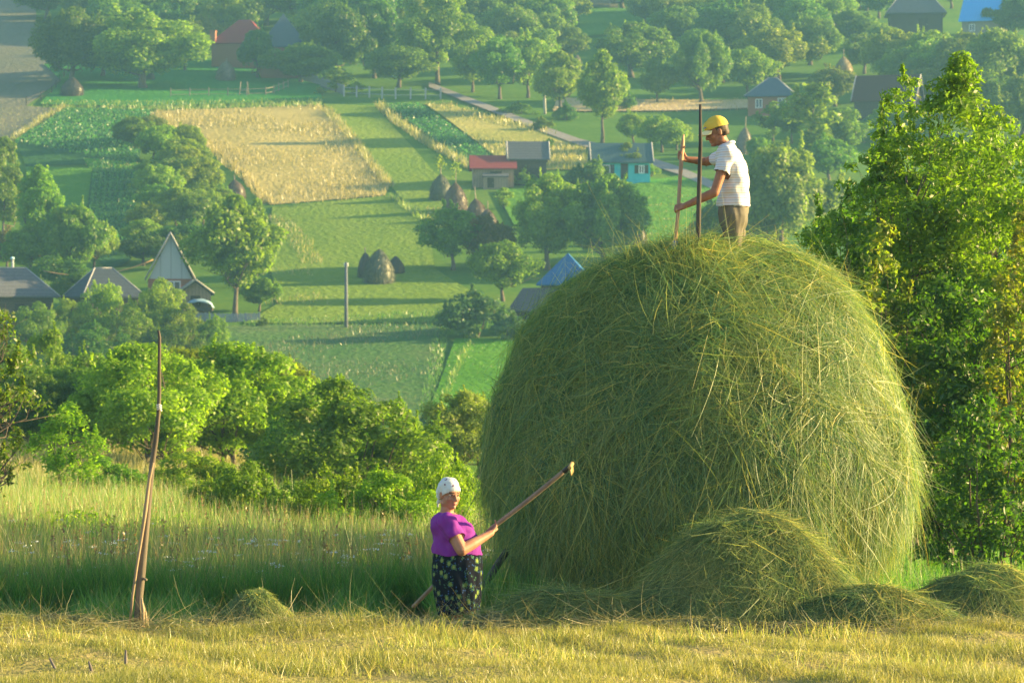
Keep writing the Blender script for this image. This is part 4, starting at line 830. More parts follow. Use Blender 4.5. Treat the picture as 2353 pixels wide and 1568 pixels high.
g = Geo(); ns, nth = 70, 140; s_, th = np.meshgrid(np.linspace(0, tt[-1], ns), np.arange(nth)/nth*2*PI, indexing='ij')
P, N, F = stack_surf(s_, th); P = to_local(P - N*.07 + rng.normal(size=P.shape)*.012).reshape(-1, 3); i = np.arange(ns-1)[:, None]*nth; j = np.arange(nth)[None]; k = (j+1) % nth
g.add(np.vstack([P, P[:nth].mean(0)]), np.stack([i+j, i+nth+j, i+nth+k, i+k], -1).reshape(-1, 4), [[ns*nth, a, (a+1) % nth] for a in range(nth)])
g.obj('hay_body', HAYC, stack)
def strands_on(surf, n, front, rng, L, wd, down, lift=(0., .05), seg=4, stick=.1, lock=1):
    m_ = max(1, n//lock); P, N, F = surf(m_, front)
    if lock > 1:
        ix = np.repeat(np.arange(m_), lock); sp = rng.normal(size=(len(ix), 3))*np.repeat(rng.uniform(.02, .075, m_), lock)[:, None]; P, N, F = P[ix], N[ix], F[ix]; sp -= N*np.sum(sp*N, 1)[:, None]*.7; P = P + sp
    T = np.cross(N, F); n = len(P)
    d = down(P)[:, None] if callable(down) else down
    a0 = rng.normal(size=(m_, 1))*1.25; a = np.repeat(a0, lock, 0)[:n]*(1.15 - d) + rng.normal(size=(n, 1))*.3 + (rng.random((n, 1)) < .12)*rng.normal(size=(n, 1))*1.5
    D = nrm(F*np.cos(a) + T*np.sin(a) + N*(rng.normal(size=(n, 1))*stick + .02)); flip = (rng.random((n, 1)) < .5*(1 - d)); D = np.where(flip, -D, D)
    return P + N*rng.uniform(*lift, (n, 1)), D, N
def stack_pts(n, front):
    s = rng.random(n*3); s = np.interp(s, np.linspace(0, 1, 400), _cdf_s); th = rng.random(n*3)*2*PI
    if front: th = np.where(np.sin(th) > .35, -th, th)
    return stack_surf(s[:n], th[:n])
_s = np.linspace(0, tt[-1], 400); _w = np.cumsum(np.interp(_s, tt, pr) + .15); _cdf_s = np.interp(np.linspace(0, _w[-1], 400), _w, _s)
down = lambda P: np.clip((.25 - P[:, 2])/2.2, .0, .85)
g = Geo()
for n, front, L, wd, lift, stick, seg in ((50000, True, (.18, .5), .0078, (-.05, .04), .1, 4), (30000, False, (.2, .5), .008, (-.05, .03), .1, 3), (12000, True, (.3, .75), .0075, (0, .06), .16, 5), (2200, True, (.2, .55), .006, (.0, .05), .4, 5), (9000, True, (.18, .45), .0072, (.0, .06), .08, 5), (1800, True, (.15, .4), .009, (0, .05), .2, 3)):
    lock = 11 if n > 20000 else 5 if n == 9000 else 1; n = n//lock*lock; P, D, N = strands_on(stack_pts, n, front, rng, L, wd, down, lift, seg, stick, lock)
    clump = .5 + .5*np.sin(P[:, 0]*5 + 2*np.sin(P[:, 2]*4))*np.sin(P[:, 2]*6 + P[:, 1]*3)
    tint = np.clip(rng.beta(1.5, 2.3, n)*.72 + .16*clump + (np.repeat(rng.normal(size=n//lock)*.13, lock)) + .02, 0, 1)
    ribbons(g, to_local(P), D, N, rng.uniform(*L, n), wd*rng.uniform(.6, 1.4, n), rng, .42, seg, tint, .2, flat=.8)
# wisps hanging from the overhang
m = 5200; th = rng.random(m)*2*PI; s_ = rng.uniform(tt[11], tt[14], m); P, N, F = stack_surf(s_, th); D = nrm(np.stack([rng.normal(size=m)*.16, rng.normal(size=m)*.16, -np.ones(m)], 1))
ribbons(g, to_local(P + N*rng.uniform(-.2, 0, (m, 1))), D, N, rng.uniform(.25, .65, m), .005, rng, .2, 4, rng.beta(2, 2, m))
# loose forkfuls standing up at the top
for (bx, by, n, sp, hh) in ((1.86, 32.0, 1300, .2, .42), (1.35, 32.3, 420, .14, .46), (1.55, 32.3, 400, .18, .36), (2.8, 32.5, 480, .32, .24), (.9, 32.6, 420, .35, .24), (3.1, 32.7, 300, .25, .2), (2.3, 32.6, 260, .2, .16)):
    x = bx + rng.normal(size=n)*sp; y = by + rng.normal(size=n)*sp*.6; rr = np.hypot(x - SX, y - SY); z = np.interp(rr, pr, pz)
    P = np.stack([x, y, z - .05], 1); D = nrm(np.stack([rng.normal(size=n)*.75, rng.normal(size=n)*.5, np.ones(n)*.8], 1)); ribbons(g, to_local(P), D, -D[:, [1, 0, 2]], rng.uniform(.12, hh, n), .006, rng, .6, 4, rng.beta(2.5, 1.6, n), .25)
g.obj('loose_hay', HAY, stack, False)
DARKPOLE = plain('weathered_pole', (.035, .032, .03), (.1, .085, .07), 12, .9, .6, .01, (1, 1, .12))
o = np.array([SX, SY, float(ground(SX, SY))]); g = Geo()
q = [pt(1601, 600, 32.2), pt(1604, 530, 32.2), pt(1606, 430, 32.2), pt(1609, 330, 32.2), pt(1608.5, 240, 32.2)]; g.tube([np.array(a) - o for a in q], [.026, .025, .023, .019, .013], 9); g.obj('pole', DARKPOLE, stack)
# ---------------------------------------------------------------- smaller heaps and swaths
HAY2 = straw_mat('strewn_hay', [(0, (.08, .12, .05)), (.4, (.15, .185, .075)), (.7, (.27, .26, .11)), (1, (.5, .4, .2))], .3, 1.25, (3, .3, (.3, .26, .12)), .05)
HEAPM = straw_mat('heaped_hay', [(0, (.055, .14, .06)), (.35, (.14, .24, .085)), (.65, (.31, .37, .12)), (.87, (.52, .48, .15)), (1, (.66, .56, .2))], .38, 1.4, (2.5, .25, (.3, .27, .09)), .02)
def heap(name, label, u, Y, half, ry, vt, n, seed, mat=HEAPM, power=1.0, skew=0., cat='hay heap', L=(.1, .3), group=None, peaks=()):
    rng = np.random.default_rng(seed); b = at(u, 0, Y); rx = half/K*Y; h = (CV - vt)/K*Y - b.z
    r = thing(name, label, cat, b, 0, group)
    def hgt(x, y):
        xx = x/rx - skew*np.exp(-(x/rx)**2)*.5; d = np.hypot(xx, y/ry); z = h*np.maximum(0, 1 - d**1.7)**power
        z = z*(1 + .05*np.sin(5*x/rx + seed) + .05*np.sin(9*x/rx + 7*y/ry))
        for (px, py, ph, ps) in peaks: z = z + ph*np.exp(-((x - px)**2 + (y - py)**2)/(2*ps*ps))*np.maximum(0, 1 - d**4)
        return z + (ground(x + b.x, y + b.y) - b.z) - .02
    g = Geo(); n1, n2 = 26, 44; a = np.linspace(0, 1.02, n1)[:, None]; th = (np.arange(n2)/n2*2*PI)[None]; x, y = rx*a*np.cos(th), ry*a*np.sin(th)
    V = np.stack([x, y, hgt(x, y) - .04], -1).reshape(-1, 3) + rng.normal(size=(n1*n2, 3))*.008; i = np.arange(n1-1)[:, None]*n2; j = np.arange(n2)[None]; k = (j+1) % n2
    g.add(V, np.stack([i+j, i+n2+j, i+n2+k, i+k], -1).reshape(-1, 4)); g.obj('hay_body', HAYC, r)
    rad = np.sqrt(rng.random(n))*1.06; t = rng.random(n)*2*PI; x, y = rx*rad*np.cos(t), ry*rad*np.sin(t); e = .01
    gx = (hgt(x+e, y) - hgt(x-e, y))/(2*e); gy = (hgt(x, y+e) - hgt(x, y-e))/(2*e); N = nrm(np.stack([-gx, -gy, np.ones(n)], 1)); sl = np.hypot(gx, gy)[:, None]
    F = nrm(np.stack([-gx, -gy, -(gx**2 + gy**2) - 1e-4], 1)); T = np.cross(N, F); a = rng.normal(size=(n, 1))*1.3/(1 + .6*sl)
    D = nrm(F*np.cos(a) + T*np.sin(a) + N*(.02 + rng.normal(size=(n, 1))*.13)); g = Geo()
    P = np.stack([x, y, hgt(x, y) + rng.uniform(-.03, .03, n)], 1)
    cl_ = np.clip(min(rx, ry*1.5)/.6, .45, 1); ribbons(g, P, D, N, rng.uniform(*L, n)*cl_, .0068*rng.uniform(.6, 1.5, n), rng, .45, 4, np.clip(rng.beta(1.7, 2.2, n) + .15*np.sin(6*x + 4*y), 0, 1), .2, flat=.6)
    g.obj('loose_hay', mat, r, False); return r
heap('hay_heap', 'large heap of hay in front of the haystack', 1715, 29.4, 330, 1.05, 1182, 52000, 61, power=1.1, L=(.12, .36), peaks=((-.1, -.1, .08, .3),))
heap('hay_heap', 'low sunlit heap sprawling from the foot of the large heap', 1965, 28.8, 285, .55, 1342, 19000, 62)
heap('hay_heap', 'rounded heap of hay under the shrubs beside the haystack', 2250, 29.9, 255, .75, 1300, 24000, 63, power=.9)
heap('hay_swath', 'long low swath of hay between the woman and the large heap', 1300, 29.1, 265, .55, 1358, 24000, 64, power=.8, cat='hay swath', L=(.14, .42), peaks=((.55, .1, .08, .15), (-.3, 0, .04, .2)))
heap('hay_heap', 'small dark round heap of hay near the tall pole', 592, 29.2, 98, .4, 1354, 10000, 65, power=.75, L=(.06, .17))
heap('hay_heap', 'flat little heap of hay between the small round heap and the woman', 738, 29.3, 62, .28, 1416, 2200, 66, power=.8)
heap('hay_swath', 'thin swath of hay beside the foot of the tall pole', 468, 29.1, 75, .28, 1424, 2400, 67, HAY2, .8, cat='hay swath')
heap('hay_swath', 'pale swath of hay running out of frame beyond the tall pole', 90, 29.2, 220, .45, 1412, 6500, 68, HAY2, .7, cat='hay swath')
heap('hay_swath', 'yellowish swath of hay at the feet of the woman', 930, 28.9, 130, .3, 1420, 5000, 69, HAY2, .8, cat='hay swath')
heap('hay_swath', 'sunlit ragged swath along the front of the large heap', 1700, 28.3, 300, .22, 1428, 7500, 70, HAY2, .8, cat='hay swath')
heap('hay_swath', 'ragged swath in front of the rounded heap', 2230, 28.6, 190, .25, 1428, 5000, 71, HAY2, .8, cat='hay swath')
for k_, (u_, y_, h_, vt_, lab_) in enumerate(((30, 28.7, 60, 1424, 'small clump of hay nearest the frame edge beyond the tall pole'), (205, 28.9, 70, 1424, 'small clump of hay just short of the tall pole'), (400, 28.6, 60, 1434, 'thin clump of hay just past the foot of the tall pole'),
        (655, 28.5, 55, 1434, 'thin clump of hay in front of the small round heap'), (845, 28.8, 70, 1418, 'clump of hay between the flat little heap and the woman'), (1120, 28.7, 70, 1416, 'clump of hay at the hem of the flowered skirt'), (1420, 28.9, 60, 1398, 'shaggy clump of hay where the long swath meets the large heap'), (2080, 28.9, 90, 1400, 'clump of hay between the low sunlit heap and the rounded heap'))):
    heap('hay_clump', lab_, u_, y_, h_, .24, vt_ - 12, 2300, 120 + k_, HAY2 if k_ % 2 else HEAPM, .9, cat='hay clump', group='clumps of hay along the mown edge')
# ---------------------------------------------------------------- grass near by
def zone(n, y0, y1, x0, x1, rng, pw=1.6):
    y = y0 + (y1 - y0)*rng.random(n)**pw; return np.stack([x0(y) + (x1(y) - x0(y))*rng.random(n), y], 1)
rng = np.random.default_rng(5)
STUBM = straw_mat('stubble_blade', [(0, (.16, .2, .035)), (.4, (.3, .3, .07)), (.75, (.4, .365, .1)), (1, (.52, .43, .15))], .45, 1.35, (1.6, .6, (.17, .21, .035)))
q = zone(150000, 22.6, 29.6, lambda y: -.172*y, lambda y: .172*y, rng, 1.0)
patch = np.sin(q[:, 0]*2.1 + 1.5*np.sin(q[:, 1]*1.7)) + np.sin(q[:, 1]*2.6 + q[:, 0]*.8)
blades('stubble', q, np.maximum(.02, .052 + .03*np.clip(patch, -1.2, 1.5) + .02*np.sin(q[:, 0]*9 + q[:, 1]*5)), .006, STUBM, rng, .6, 2)
TALLM = straw_mat('tall_green_grass', [(0, (.045, .17, .018)), (.45, (.09, .26, .026)), (.8, (.19, .34, .04)), (1, (.36, .38, .09))], .5, 1.7, (.8, .5, (.05, .2, .02)))
SEEDM = straw_mat('seeding_grass', [(0, (.15, .2, .045)), (.5, (.29, .29, .09)), (1, (.5, .4, .18))], .45, 1.4)
x0, x1 = (lambda y: -.2*y), (lambda y: np.where(y < 36, -.15 + .0*y, .02*y))
q = zone(95000, 32.6, 40, x0, x1, rng, 1.7); blades('tall_grass', q, .5, .0085, TALLM, rng, .22, 3, None, 'stuff', .12)
q = zone(80000, 40, 82, x0, lambda y: .02*y, rng, 1.3); blades('tall_grass', q, .6, .013, TALLM, rng, .2, 2, np.clip(rng.normal(.62, .2, 80000), 0, 1))
q = zone(26000, 32.8, 42, x0, x1, rng, 1.4); blades('seeding_grass', q, .72, .006, SEEDM, rng, .16, 4, None, 'stuff', .1)
q = zone(60000, 42, 84, x0, lambda y: .015*y, rng, 1.2); blades('seeding_grass', q, .7, .012, SEEDM, rng, .18, 3, np.clip(rng.normal(.6, .25, 60000), 0, 1), 'stuff', .1)
q = zone(45000, 84, 126, lambda y: -.18*y, lambda y: -.02*y, rng, 1); blades('seeding_grass', q, .55, .03, G_YEL, rng, .2, 2)
q = zone(15000, 30.3, 33.2, lambda y: -.18*y, lambda y: -.035*y, rng, .7); blades('tall_grass', q, .1 + .32*np.clip((q[:, 1] - 30.3)/2.9 + .25*np.sin(q[:, 0]*3) + .2*np.sin(q[:, 0]*7.7 + 1), 0, 1), .008, TALLM, rng, .4, 3, None, 'stuff', .15)
q = zone(26000, 31.5, 48, lambda y: .105*y, lambda y: .185*y, rng, 1.3); blades('tall_grass', q, .4, .01, TALLM, rng, .3, 3)
q = zone(5000, 30.8, 33, lambda y: -.0*y - .75, lambda y: .4 + 0*y, rng, 1); blades('tall_grass', q, .42, .009, TALLM, rng, .25, 3)
# tufts left standing in the mown strip
pts = []
for u, v, n, sp in ((1000, 1462, 200, .2), (800, 1440, 170, .12), (925, 1445, 200, .2), (1262, 1478, 70, .1), (1900, 1462, 260, .25), (1010, 1500, 260, .35), (1250, 1520, 200, .25), (450, 1500, 250, .4), (2050, 1540, 260, .4), (1700, 1470, 80, .15), (1560, 1490, 120, .2), (60, 1480, 200, .4), (700, 1545, 300, .4)):
    y = float(np.interp(v, [1436, 1450, 1568], [28.7, 28.0, 23.6])); x = (u - CU)/K*y; pts.append(np.stack([x + rng.normal(size=n)*sp, y + rng.normal(size=n)*sp*.5], 1))
q = np.concatenate(pts); blades('grass_tufts', q, .15, .007, straw_mat('pale_tuft', [(0, (.15, .24, .03)), (.5, (.32, .34, .06)), (1, (.52, .44, .17))], .5, 1.5), rng, .3, 4, None, 'stuff', .15)
q = zone(9000, 27.6, 29.9, lambda y: -.17*y, lambda y: .17*y, rng, .8); n = len(q); P = np.stack([q[:, 0], q[:, 1], ground(q[:, 0], q[:, 1]) + rng.uniform(.02, .09, n)], 1)
g = Geo(); D = nrm(rng.normal(size=(n, 3))*[1, 1, .22]); ribbons(g, P, D, np.tile([0, 0, 1.], (n, 1)), rng.uniform(.12, .4, n), .006, rng, .4, 4, rng.beta(2.2, 1.5, n), .05); tag(g.obj('strewn_hay', HAY2, None, False), kind='stuff')
# white umbels and leafy weeds in the tall grass
g = Geo(); n = 240; q = zone(n, 32.9, 46, x0, lambda y: -.2 + 0*y, rng, 1.5)
for x, y in q:
    m = 16; c = np.array([x, y, float(ground(x, y)) + rng.uniform(.42, .78)]); d = rng.normal(size=(m, 3))*[.032, .032, .007]; leaves(g, c + d, nrm(np.tile([0, -.5, 1.], (m, 1)) + rng.normal(size=(m, 3))*.4), .008, rng, .8)
tag(g.obj('umbel_flowers', plain('white_petals', (.6, .62, .55), (.75, .76, .7), 9, .8, 0), None, False), kind='stuff')
g = Geo()
for u, y, w_, h_, n in ((190, 47, .55, .85, 1500), (130, 50, .4, .7, 900), (350, 48, .4, .75, 900), (60, 46, .4, .7, 800), (830, 36, .4, .62, 700), (420, 52, .3, .7, 600), (1150, 32.2, .22, .45, 500)):
    x = (u - CU)/K*y; P = np.stack([x + rng.normal(size=n)*w_, y + rng.normal(size=n)*w_*.6, np.zeros(n)], 1); P[:, 2] = ground(P[:, 0], P[:, 1]) + h_*rng.random(n)**.7*np.exp(-((P[:, 0]-x)/w_)**2*.3); leaves(g, P, nrm(rng.normal(size=(n, 3)) + [0, 0, .6]), .045, rng, .4)
tag(g.obj('leafy_weeds', LEAF['bright'], None, False), kind='stuff')
# ---------------------------------------------------------------- the tall pole, sticks, log
PALEW = plain('peeled_wood', (.05, .043, .036), (.22, .18, .13), 9, .85, .6, .01, (1, 1, .07)); SPLITW = plain('split_wood', (.12, .09, .06), (.36, .27, .17), 9, .8, .4, .008, (1, 1, .06))
Yp = 28.75; b = at(316, 0, Yp); r = thing('stake', 'tall crooked bare pole with a splintered foot stuck in the mown meadow', 'pole', b); o = np.array(b)
q = [(364, 759, 3.5), (366.5, 775, 4.5), (366, 830, 5), (366, 900, 5.5), (364, 950, 6), (358, 1010, 7), (350, 1060, 8), (345, 1110, 8.5), (339, 1180, 9.5), (331, 1250, 11), (325, 1310, 12.5), (319, 1380, 11), (315, 1448, 11.5)]
g = Geo(); g.tube([np.array(pt(u, v, Yp)) - o + [0, .008*math.sin(v*.02), 0] for u, v, _ in q], [w*.8/K*Yp for *_, w in q], 10); g.obj('shaft', PALEW, r)
g = Geo(); q = [(352, 1062, 3), (343, 1100, 4), (334, 1170, 5), (324, 1240, 3.5), (314, 1300, 3.5), (304, 1370, 3.5), (297, 1446, 3.5)]
g.tube([np.array(pt(u, v, Yp - .05)) - o for u, v, _ in q], [w/K*Yp for *_, w in q], 7); g.obj('split_strip', SPLITW, r)
for du, dv, y_ in ((8, 0, -.06), (14, 12, -.03), (19, 30, .02)):
    g = Geo(); q = [(322 + du*.4, 1372 + dv, 2), (322 + du*.8, 1400 + dv*.7, 4), (320 + du, 1448, 4)]; g.tube([np.array(pt(u, v, Yp + y_)) - o for u, v, _ in q], [w/K*Yp for *_, w in q], 6); g.obj('splinter', SPLITW, r)
g = Geo(); g.tube([np.array(pt(324, 1326, Yp)) - o, np.array(pt(337, 1331, Yp - .05)) - o], [.016, .01], 6); g.obj('twig_stub', PALEW, r)
g = Geo()
for k in range(3): g.tube([np.array(pt(359 + 1.5*k, 931 + 5*k, Yp - .028)) - o, np.array(pt(366, 929 + 4*k, Yp - .032)) - o, np.array(pt(371, 932 + 6*k, Yp - .02)) - o], .008, 5)
g.obj('rag', plain('white_rag', (.6, .58, .52), (.75, .73, .68), 20, .9, .3), r)
GREYW = plain('grey_dead_wood', (.1, .085, .08), (.22, .19, .17), 14, .95, .6, .01)
Yb = 24.1; b = at(225, 0, Yb); r = thing('dead_branch', 'grey dead branch lying in the mown grass with one prong sticking up', 'branch', b); o = np.array(b)
g = Geo(); q = [(175, 1552, 5), (205, 1549, 7), (235, 1551, 6), (262, 1557, 6), (285, 1566, 4)]; g.tube([np.array(pt(u, v, Yb)) - o for u, v, _ in q], [w/K*Yb for *_, w in q], 8); g.obj('limb', GREYW, r)
g = Geo(); q = [(211, 1548, 5), (208, 1532, 4), (204, 1517, 2)]; g.tube([np.array(pt(u, v, Yb)) - o for u, v, _ in q], [w/K*Yb for *_, w in q], 7); g.obj('prong', GREYW, r)
for lab, q in (('short grey stick leaning in the mown grass', [(134, 1551, 5), (126, 1534, 4), (114, 1510, 2.5)]), ('upright pale stick end in the mown grass', [(287, 1537, 4), (289, 1515, 4), (289, 1492, 2.5)])):
    g = Geo(); g.tube([np.array(pt(u, v, 24.6)) for u, v, _ in q], [w/K*24.6 for *_, w in q], 7); tag(g.obj('stick', GREYW), lab, 'stick')
g = Geo(); q = [(1094, 1372, 8), (1118, 1335, 9), (1148, 1288, 9), (1190, 1228, 8)]; g.tube([np.array(pt(u, v, 31.2 + .55*k)) for k, (u, v, _) in enumerate(q)], [w/K*31 for *_, w in q], 9)
tag(g.obj('prop_log', DARKPOLE), 'dark slanting log propping the foot of the haystack behind the woman', 'log')
# rusty sorrel spikes and thistly stems scattered through the tall grass
rng = np.random.default_rng(91); n = 420; q = zone(n, 33, 62, lambda y: -.19*y, lambda y: -.35 + 0*y, rng, 1.3); g = Geo()
for x, y in q:
    z0 = float(ground(x, y)); h_ = rng.uniform(.55, .95); lx = rng.normal()*.08; m = 14; f = rng.uniform(.62, 1, m)
    g.tube([(x, y, z0), (x + lx*.5, y, z0 + h_*.6), (x + lx, y, z0 + h_)], [.004, .0035, .002], 4, c=.35, cap=False)
    P = np.stack([x + lx*f + rng.normal(size=m)*.012, y + rng.normal(size=m)*.012, z0 + h_*f], 1); leaves(g, P, nrm(rng.normal(size=(m, 3))), .017, rng, .6, rng.uniform(.4, 1, m))
tag(g.obj('sorrel_spikes', straw_mat('sorrel', [(0, (.12, .2, .03)), (.5, (.3, .2, .07)), (1, (.36, .16, .08))], .3), None, False), kind='stuff')
# ---------------------------------------------------------------- people
def limb(g, p0, p1, r0, r1, n=12):
    p0, p1 = np.array(p0, float), np.array(p1, float); f = np.linspace(0, 1, 6)[:, None]
    g.tube(p0 + (p1 - p0)*f, np.interp(f[:, 0], [0, 1], [r0, r1]), n); g.ball(p0, r0*.995, 12); g.ball(p1, r1*.995, 12)
def sleeve(g, p0, p1, r0, r1):
    p0, p1 = np.array(p0), np.array(p1); f = np.linspace(0, 1, 6)[:, None]; g.tube(p0 + (p1 - p0)*f, np.interp(f[:, 0], [0, 1], [r0, r1]), 14); g.ball(p0, r0, 14)
def arm(c, n, p0, p1, a, e, r=.1):
    p0, p1 = np.array(p0), np.array(p1); d = p1 - p0; d = d/np.linalg.norm(d); q = c - p0; dist = np.linalg.norm(q - np.outer(q @ d, d), axis=1)
    return (abs((c - np.array(e)) @ a) < .022) & (dist < r) & (n @ a > .55)
def curl(axis, ang): return Matrix.Rotation(ang, 3, axis)
def hand(g, wrist, X, Zp, bends=(40, 45, 30), thumb=1, sc_=1., spread=.06, tbend=30):
    """palm of four bones, four unequal fingers, a thumb from the side of the palm; X along the hand, Zp out of the palm"""
    X = Vector(X).normalized(); Zp = Vector(Zp); Zp = (Zp - X*Zp.dot(X)).normalized(); Yt = Zp.cross(X).normalized()*thumb; w = Vector(wrist)
    ax = Yt*thumb
    for i, (off, L, kn) in enumerate(((.031, .073, .088), (.010, .082, .092), (-.011, .076, .088), (-.030, .06, .080))):
        b = w + Yt*off*.6*sc_; k = w + (X*kn + Yt*off)*sc_; limb(g, b, k, .0165*sc_, .0125*sc_, 8)
        d = (X + Yt*spread*(1.2 - i*.8)).normalized(); p = k
        for j, (fr, be) in enumerate(zip((.45, .3, .25), bends)):
            d = curl(ax, -math.radians(be + 3*i*(j == 0))) @ d; q = p + d*L*fr*sc_; limb(g, p, q, (.0098 - .0008*j)*sc_, (.0092 - .0010*j)*sc_, 8); p = q
    b = w + (X*.022 + Yt*.024 + Zp*.008)*sc_; d = (X*.65 + Yt*.75 + Zp*.25).normalized(); k = b + d*.045*sc_; limb(g, b, k, .0165*sc_, .0125*sc_, 8)
    d = (curl(ax, -math.radians(tbend)) @ d - Yt*.35).normalized(); q = k + d*.034*sc_; limb(g, k, q, .0118*sc_, .0102*sc_, 8); d = (curl(ax, -math.radians(tbend*.7)) @ d - Yt*.25).normalized(); limb(g, q, q + d*.027*sc_, .0102*sc_, .0082*sc_, 8)
def head_frame(c, fwd, scale=1., roll=0.):
    f = Vector(fwd).normalized(); r = f.cross(Vector((0, 0, 1))).normalized(); u = r.cross(f)
    m = Matrix((r, f, u)).transposed().to_4x4(); m = m @ Matrix.Rotation(roll, 4, 'Y')
    return Matrix.Translation(Vector(c)) @ m @ Matrix.Scale(scale, 4)
def head(g, M, stout=1.):
    def B(p, r): g.ball((0, 0, 0), r, 16, M=M @ Matrix.Translation(Vector(p)))
    B((0, -.012, .03), (.075, .094, .096)); B((0, .026, -.04), (.062*stout, .064, .076)); B((0, .05, -.085), (.034*stout, .034, .03)); B((0, .07, .035), (.058, .024, .03)); B((0, .074, .022), (.05, .022, .012))
    for s in (-1, 1):
        B((s*.037, .058, -.024), (.026*stout, .026, .026)); B((s*.031, .072, .012), (.015, .016, .011)); B((s*.077, -.006, -.008), (.01, .021, .033)); B((s*.082, -.012, .004), (.008, .016, .02)); B((s*.013, .094, -.032), (.009, .012, .009))
        B((s*.045*stout, .0, -.07), (.022*stout, .04, .03))
    q = [(0, .082, .02), (0, .098, -.005), (0, .110, -.026)]; g.tube([M @ Vector(p) for p in q], np.array([.009, .011, .014])*M.median_scale, 8); B((0, .106, -.028), (.0135, .014, .012))
    B((0, .0885, -.054), (.022, .011, .0062)); B((0, .087, -.066), (.019, .011, .0072)); B((0, .078, -.092), (.02, .018, .017))
def blob(g, name, mats, parent, voxel=.006, it=3, matfn=None, cut=None, solid=0., noise=None):
    me = g.mesh(name + '_raw'); o = bpy.data.objects.new('raw', me); COL.objects.link(o)
    m = o.modifiers.new('r', 'REMESH'); m.mode = 'VOXEL'; m.voxel_size = voxel; m.use_smooth_shade = True
    dg = bpy.context.evaluated_depsgraph_get(); out = bpy.data.meshes.new_from_object(o.evaluated_get(dg)); out.name = name
    bpy.data.objects.remove(o); bpy.data.meshes.remove(me)
    n = len(out.vertices); co = np.zeros(n*3); out.vertices.foreach_get('co', co); co = co.reshape(-1, 3); e = np.zeros(len(out.edges)*2, np.int32); out.edges.foreach_get('vertices', e); e = e.reshape(-1, 2)
    deg = np.bincount(e.ravel(), minlength=n)[:, None] + 1e-9
    for _ in range(it):
        a = np.zeros_like(co); np.add.at(a, e[:, 0], co[e[:, 1]]); np.add.at(a, e[:, 1], co[e[:, 0]]); co = co*.45 + .55*a/deg
    if noise is not None:
        nn = np.zeros(n*3); out.vertices.foreach_set('co', co.ravel()); out.update(); out.vertices.foreach_get('normal', nn); co = co + nn.reshape(-1, 3)*noise(co)[:, None]
    out.vertices.foreach_set('co', co.ravel()); out.update()
    if cut is not None:
        bm = bmesh.new(); bm.from_mesh(out); c = np.array([f.calc_center_median()[:] for f in bm.faces]); nn = np.array([f.normal[:] for f in bm.faces]); k = cut(c, nn)
        bmesh.ops.delete(bm, geom=[f for f, z in zip(bm.faces[:], k) if z], context='FACES')
        for _ in range(3): bmesh.ops.smooth_vert(bm, verts=[v for v in bm.verts if v.is_boundary], factor=.5, use_axis_x=True, use_axis_y=True, use_axis_z=True)
        bm.to_mesh(out); bm.free()
    ob = link(name, out, mats, parent)
    if matfn:
        c = np.zeros(len(out.polygons)*3); out.polygons.foreach_get('center', c); out.polygons.foreach_set('material_index', matfn(c.reshape(-1, 3)).astype(np.int32))
    out.polygons.foreach_set('use_smooth', np.ones(len(out.polygons), bool)); out.update()
    if solid: s_ = ob.modifiers.new('cloth', 'SOLIDIFY'); s_.thickness = solid; s_.offset = 1
    return ob
def skin_mat(name, a, b):
    s = NT(name); f = s.noise(18, 5); p = s.n('ShaderNodeBsdfPrincipled', inp={'Base Color': s.ramp(f, [(.3, a), (.7, b)]), 'Roughness': .55, 'Subsurface Weight': .15, 'Subsurface Scale': .01, 'Specular IOR Level': .35})
    p.inputs['Subsurface Radius'].default_value = (1, .35, .2); s.t.links.new(s.bump(s.noise(90, 3), .15, .002), p.inputs['Normal']); s.t.links.new(p.outputs[0], s.out.inputs[0]); return s.m
SKIN_W = skin_mat('tanned_skin', (.32, .15, .09), (.4, .2, .125)); SKIN_M = skin_mat('sunburnt_skin', (.26, .115, .065), (.33, .155, .09))
LIP = skin_mat('lips', (.36, .15, .12), (.42, .19, .15)); BROW = plain('brows', (.05, .035, .025), (.1, .07, .05), 60, .8, 0); EYE = plain('eyes', (.02, .016, .014), (.05, .04, .035), 60, .25, 0); EYEW = plain('eye_white', (.5, .46, .42), (.58, .54, .5), 60, .3, 0)
HAIR = plain('dark_hair', (.03, .022, .016), (.08, .055, .04), 60, .6, .5, .003, (1, 1, .3))
def face_mats(M, open_=1.):
    I = np.array(M.inverted())
    def f(c):
        q = c @ I[:3, :3].T + I[:3, 3]; ax = abs(q[:, 0]); m = np.zeros(len(c)); y = q[:, 1] > .04
        m[y & (abs(q[:, 2] + .0605) < .0105) & (ax < .022 - (abs(q[:, 2] + .06)*.8)) & (q[:, 1] > .07)] = 1
        m[y & (abs(q[:, 2] - .034 + .06*(ax - .034)) < .0052) & (abs(ax - .034) < .021)] = 2
        m[y & (abs(q[:, 2] - .013) < .0055*open_) & (abs(ax - .032) < .0145)] = 4
        m[y & (abs(q[:, 2] - .013) < .0055*open_) & (abs(ax - .032) < .0065)] = 3
        return m
    return f
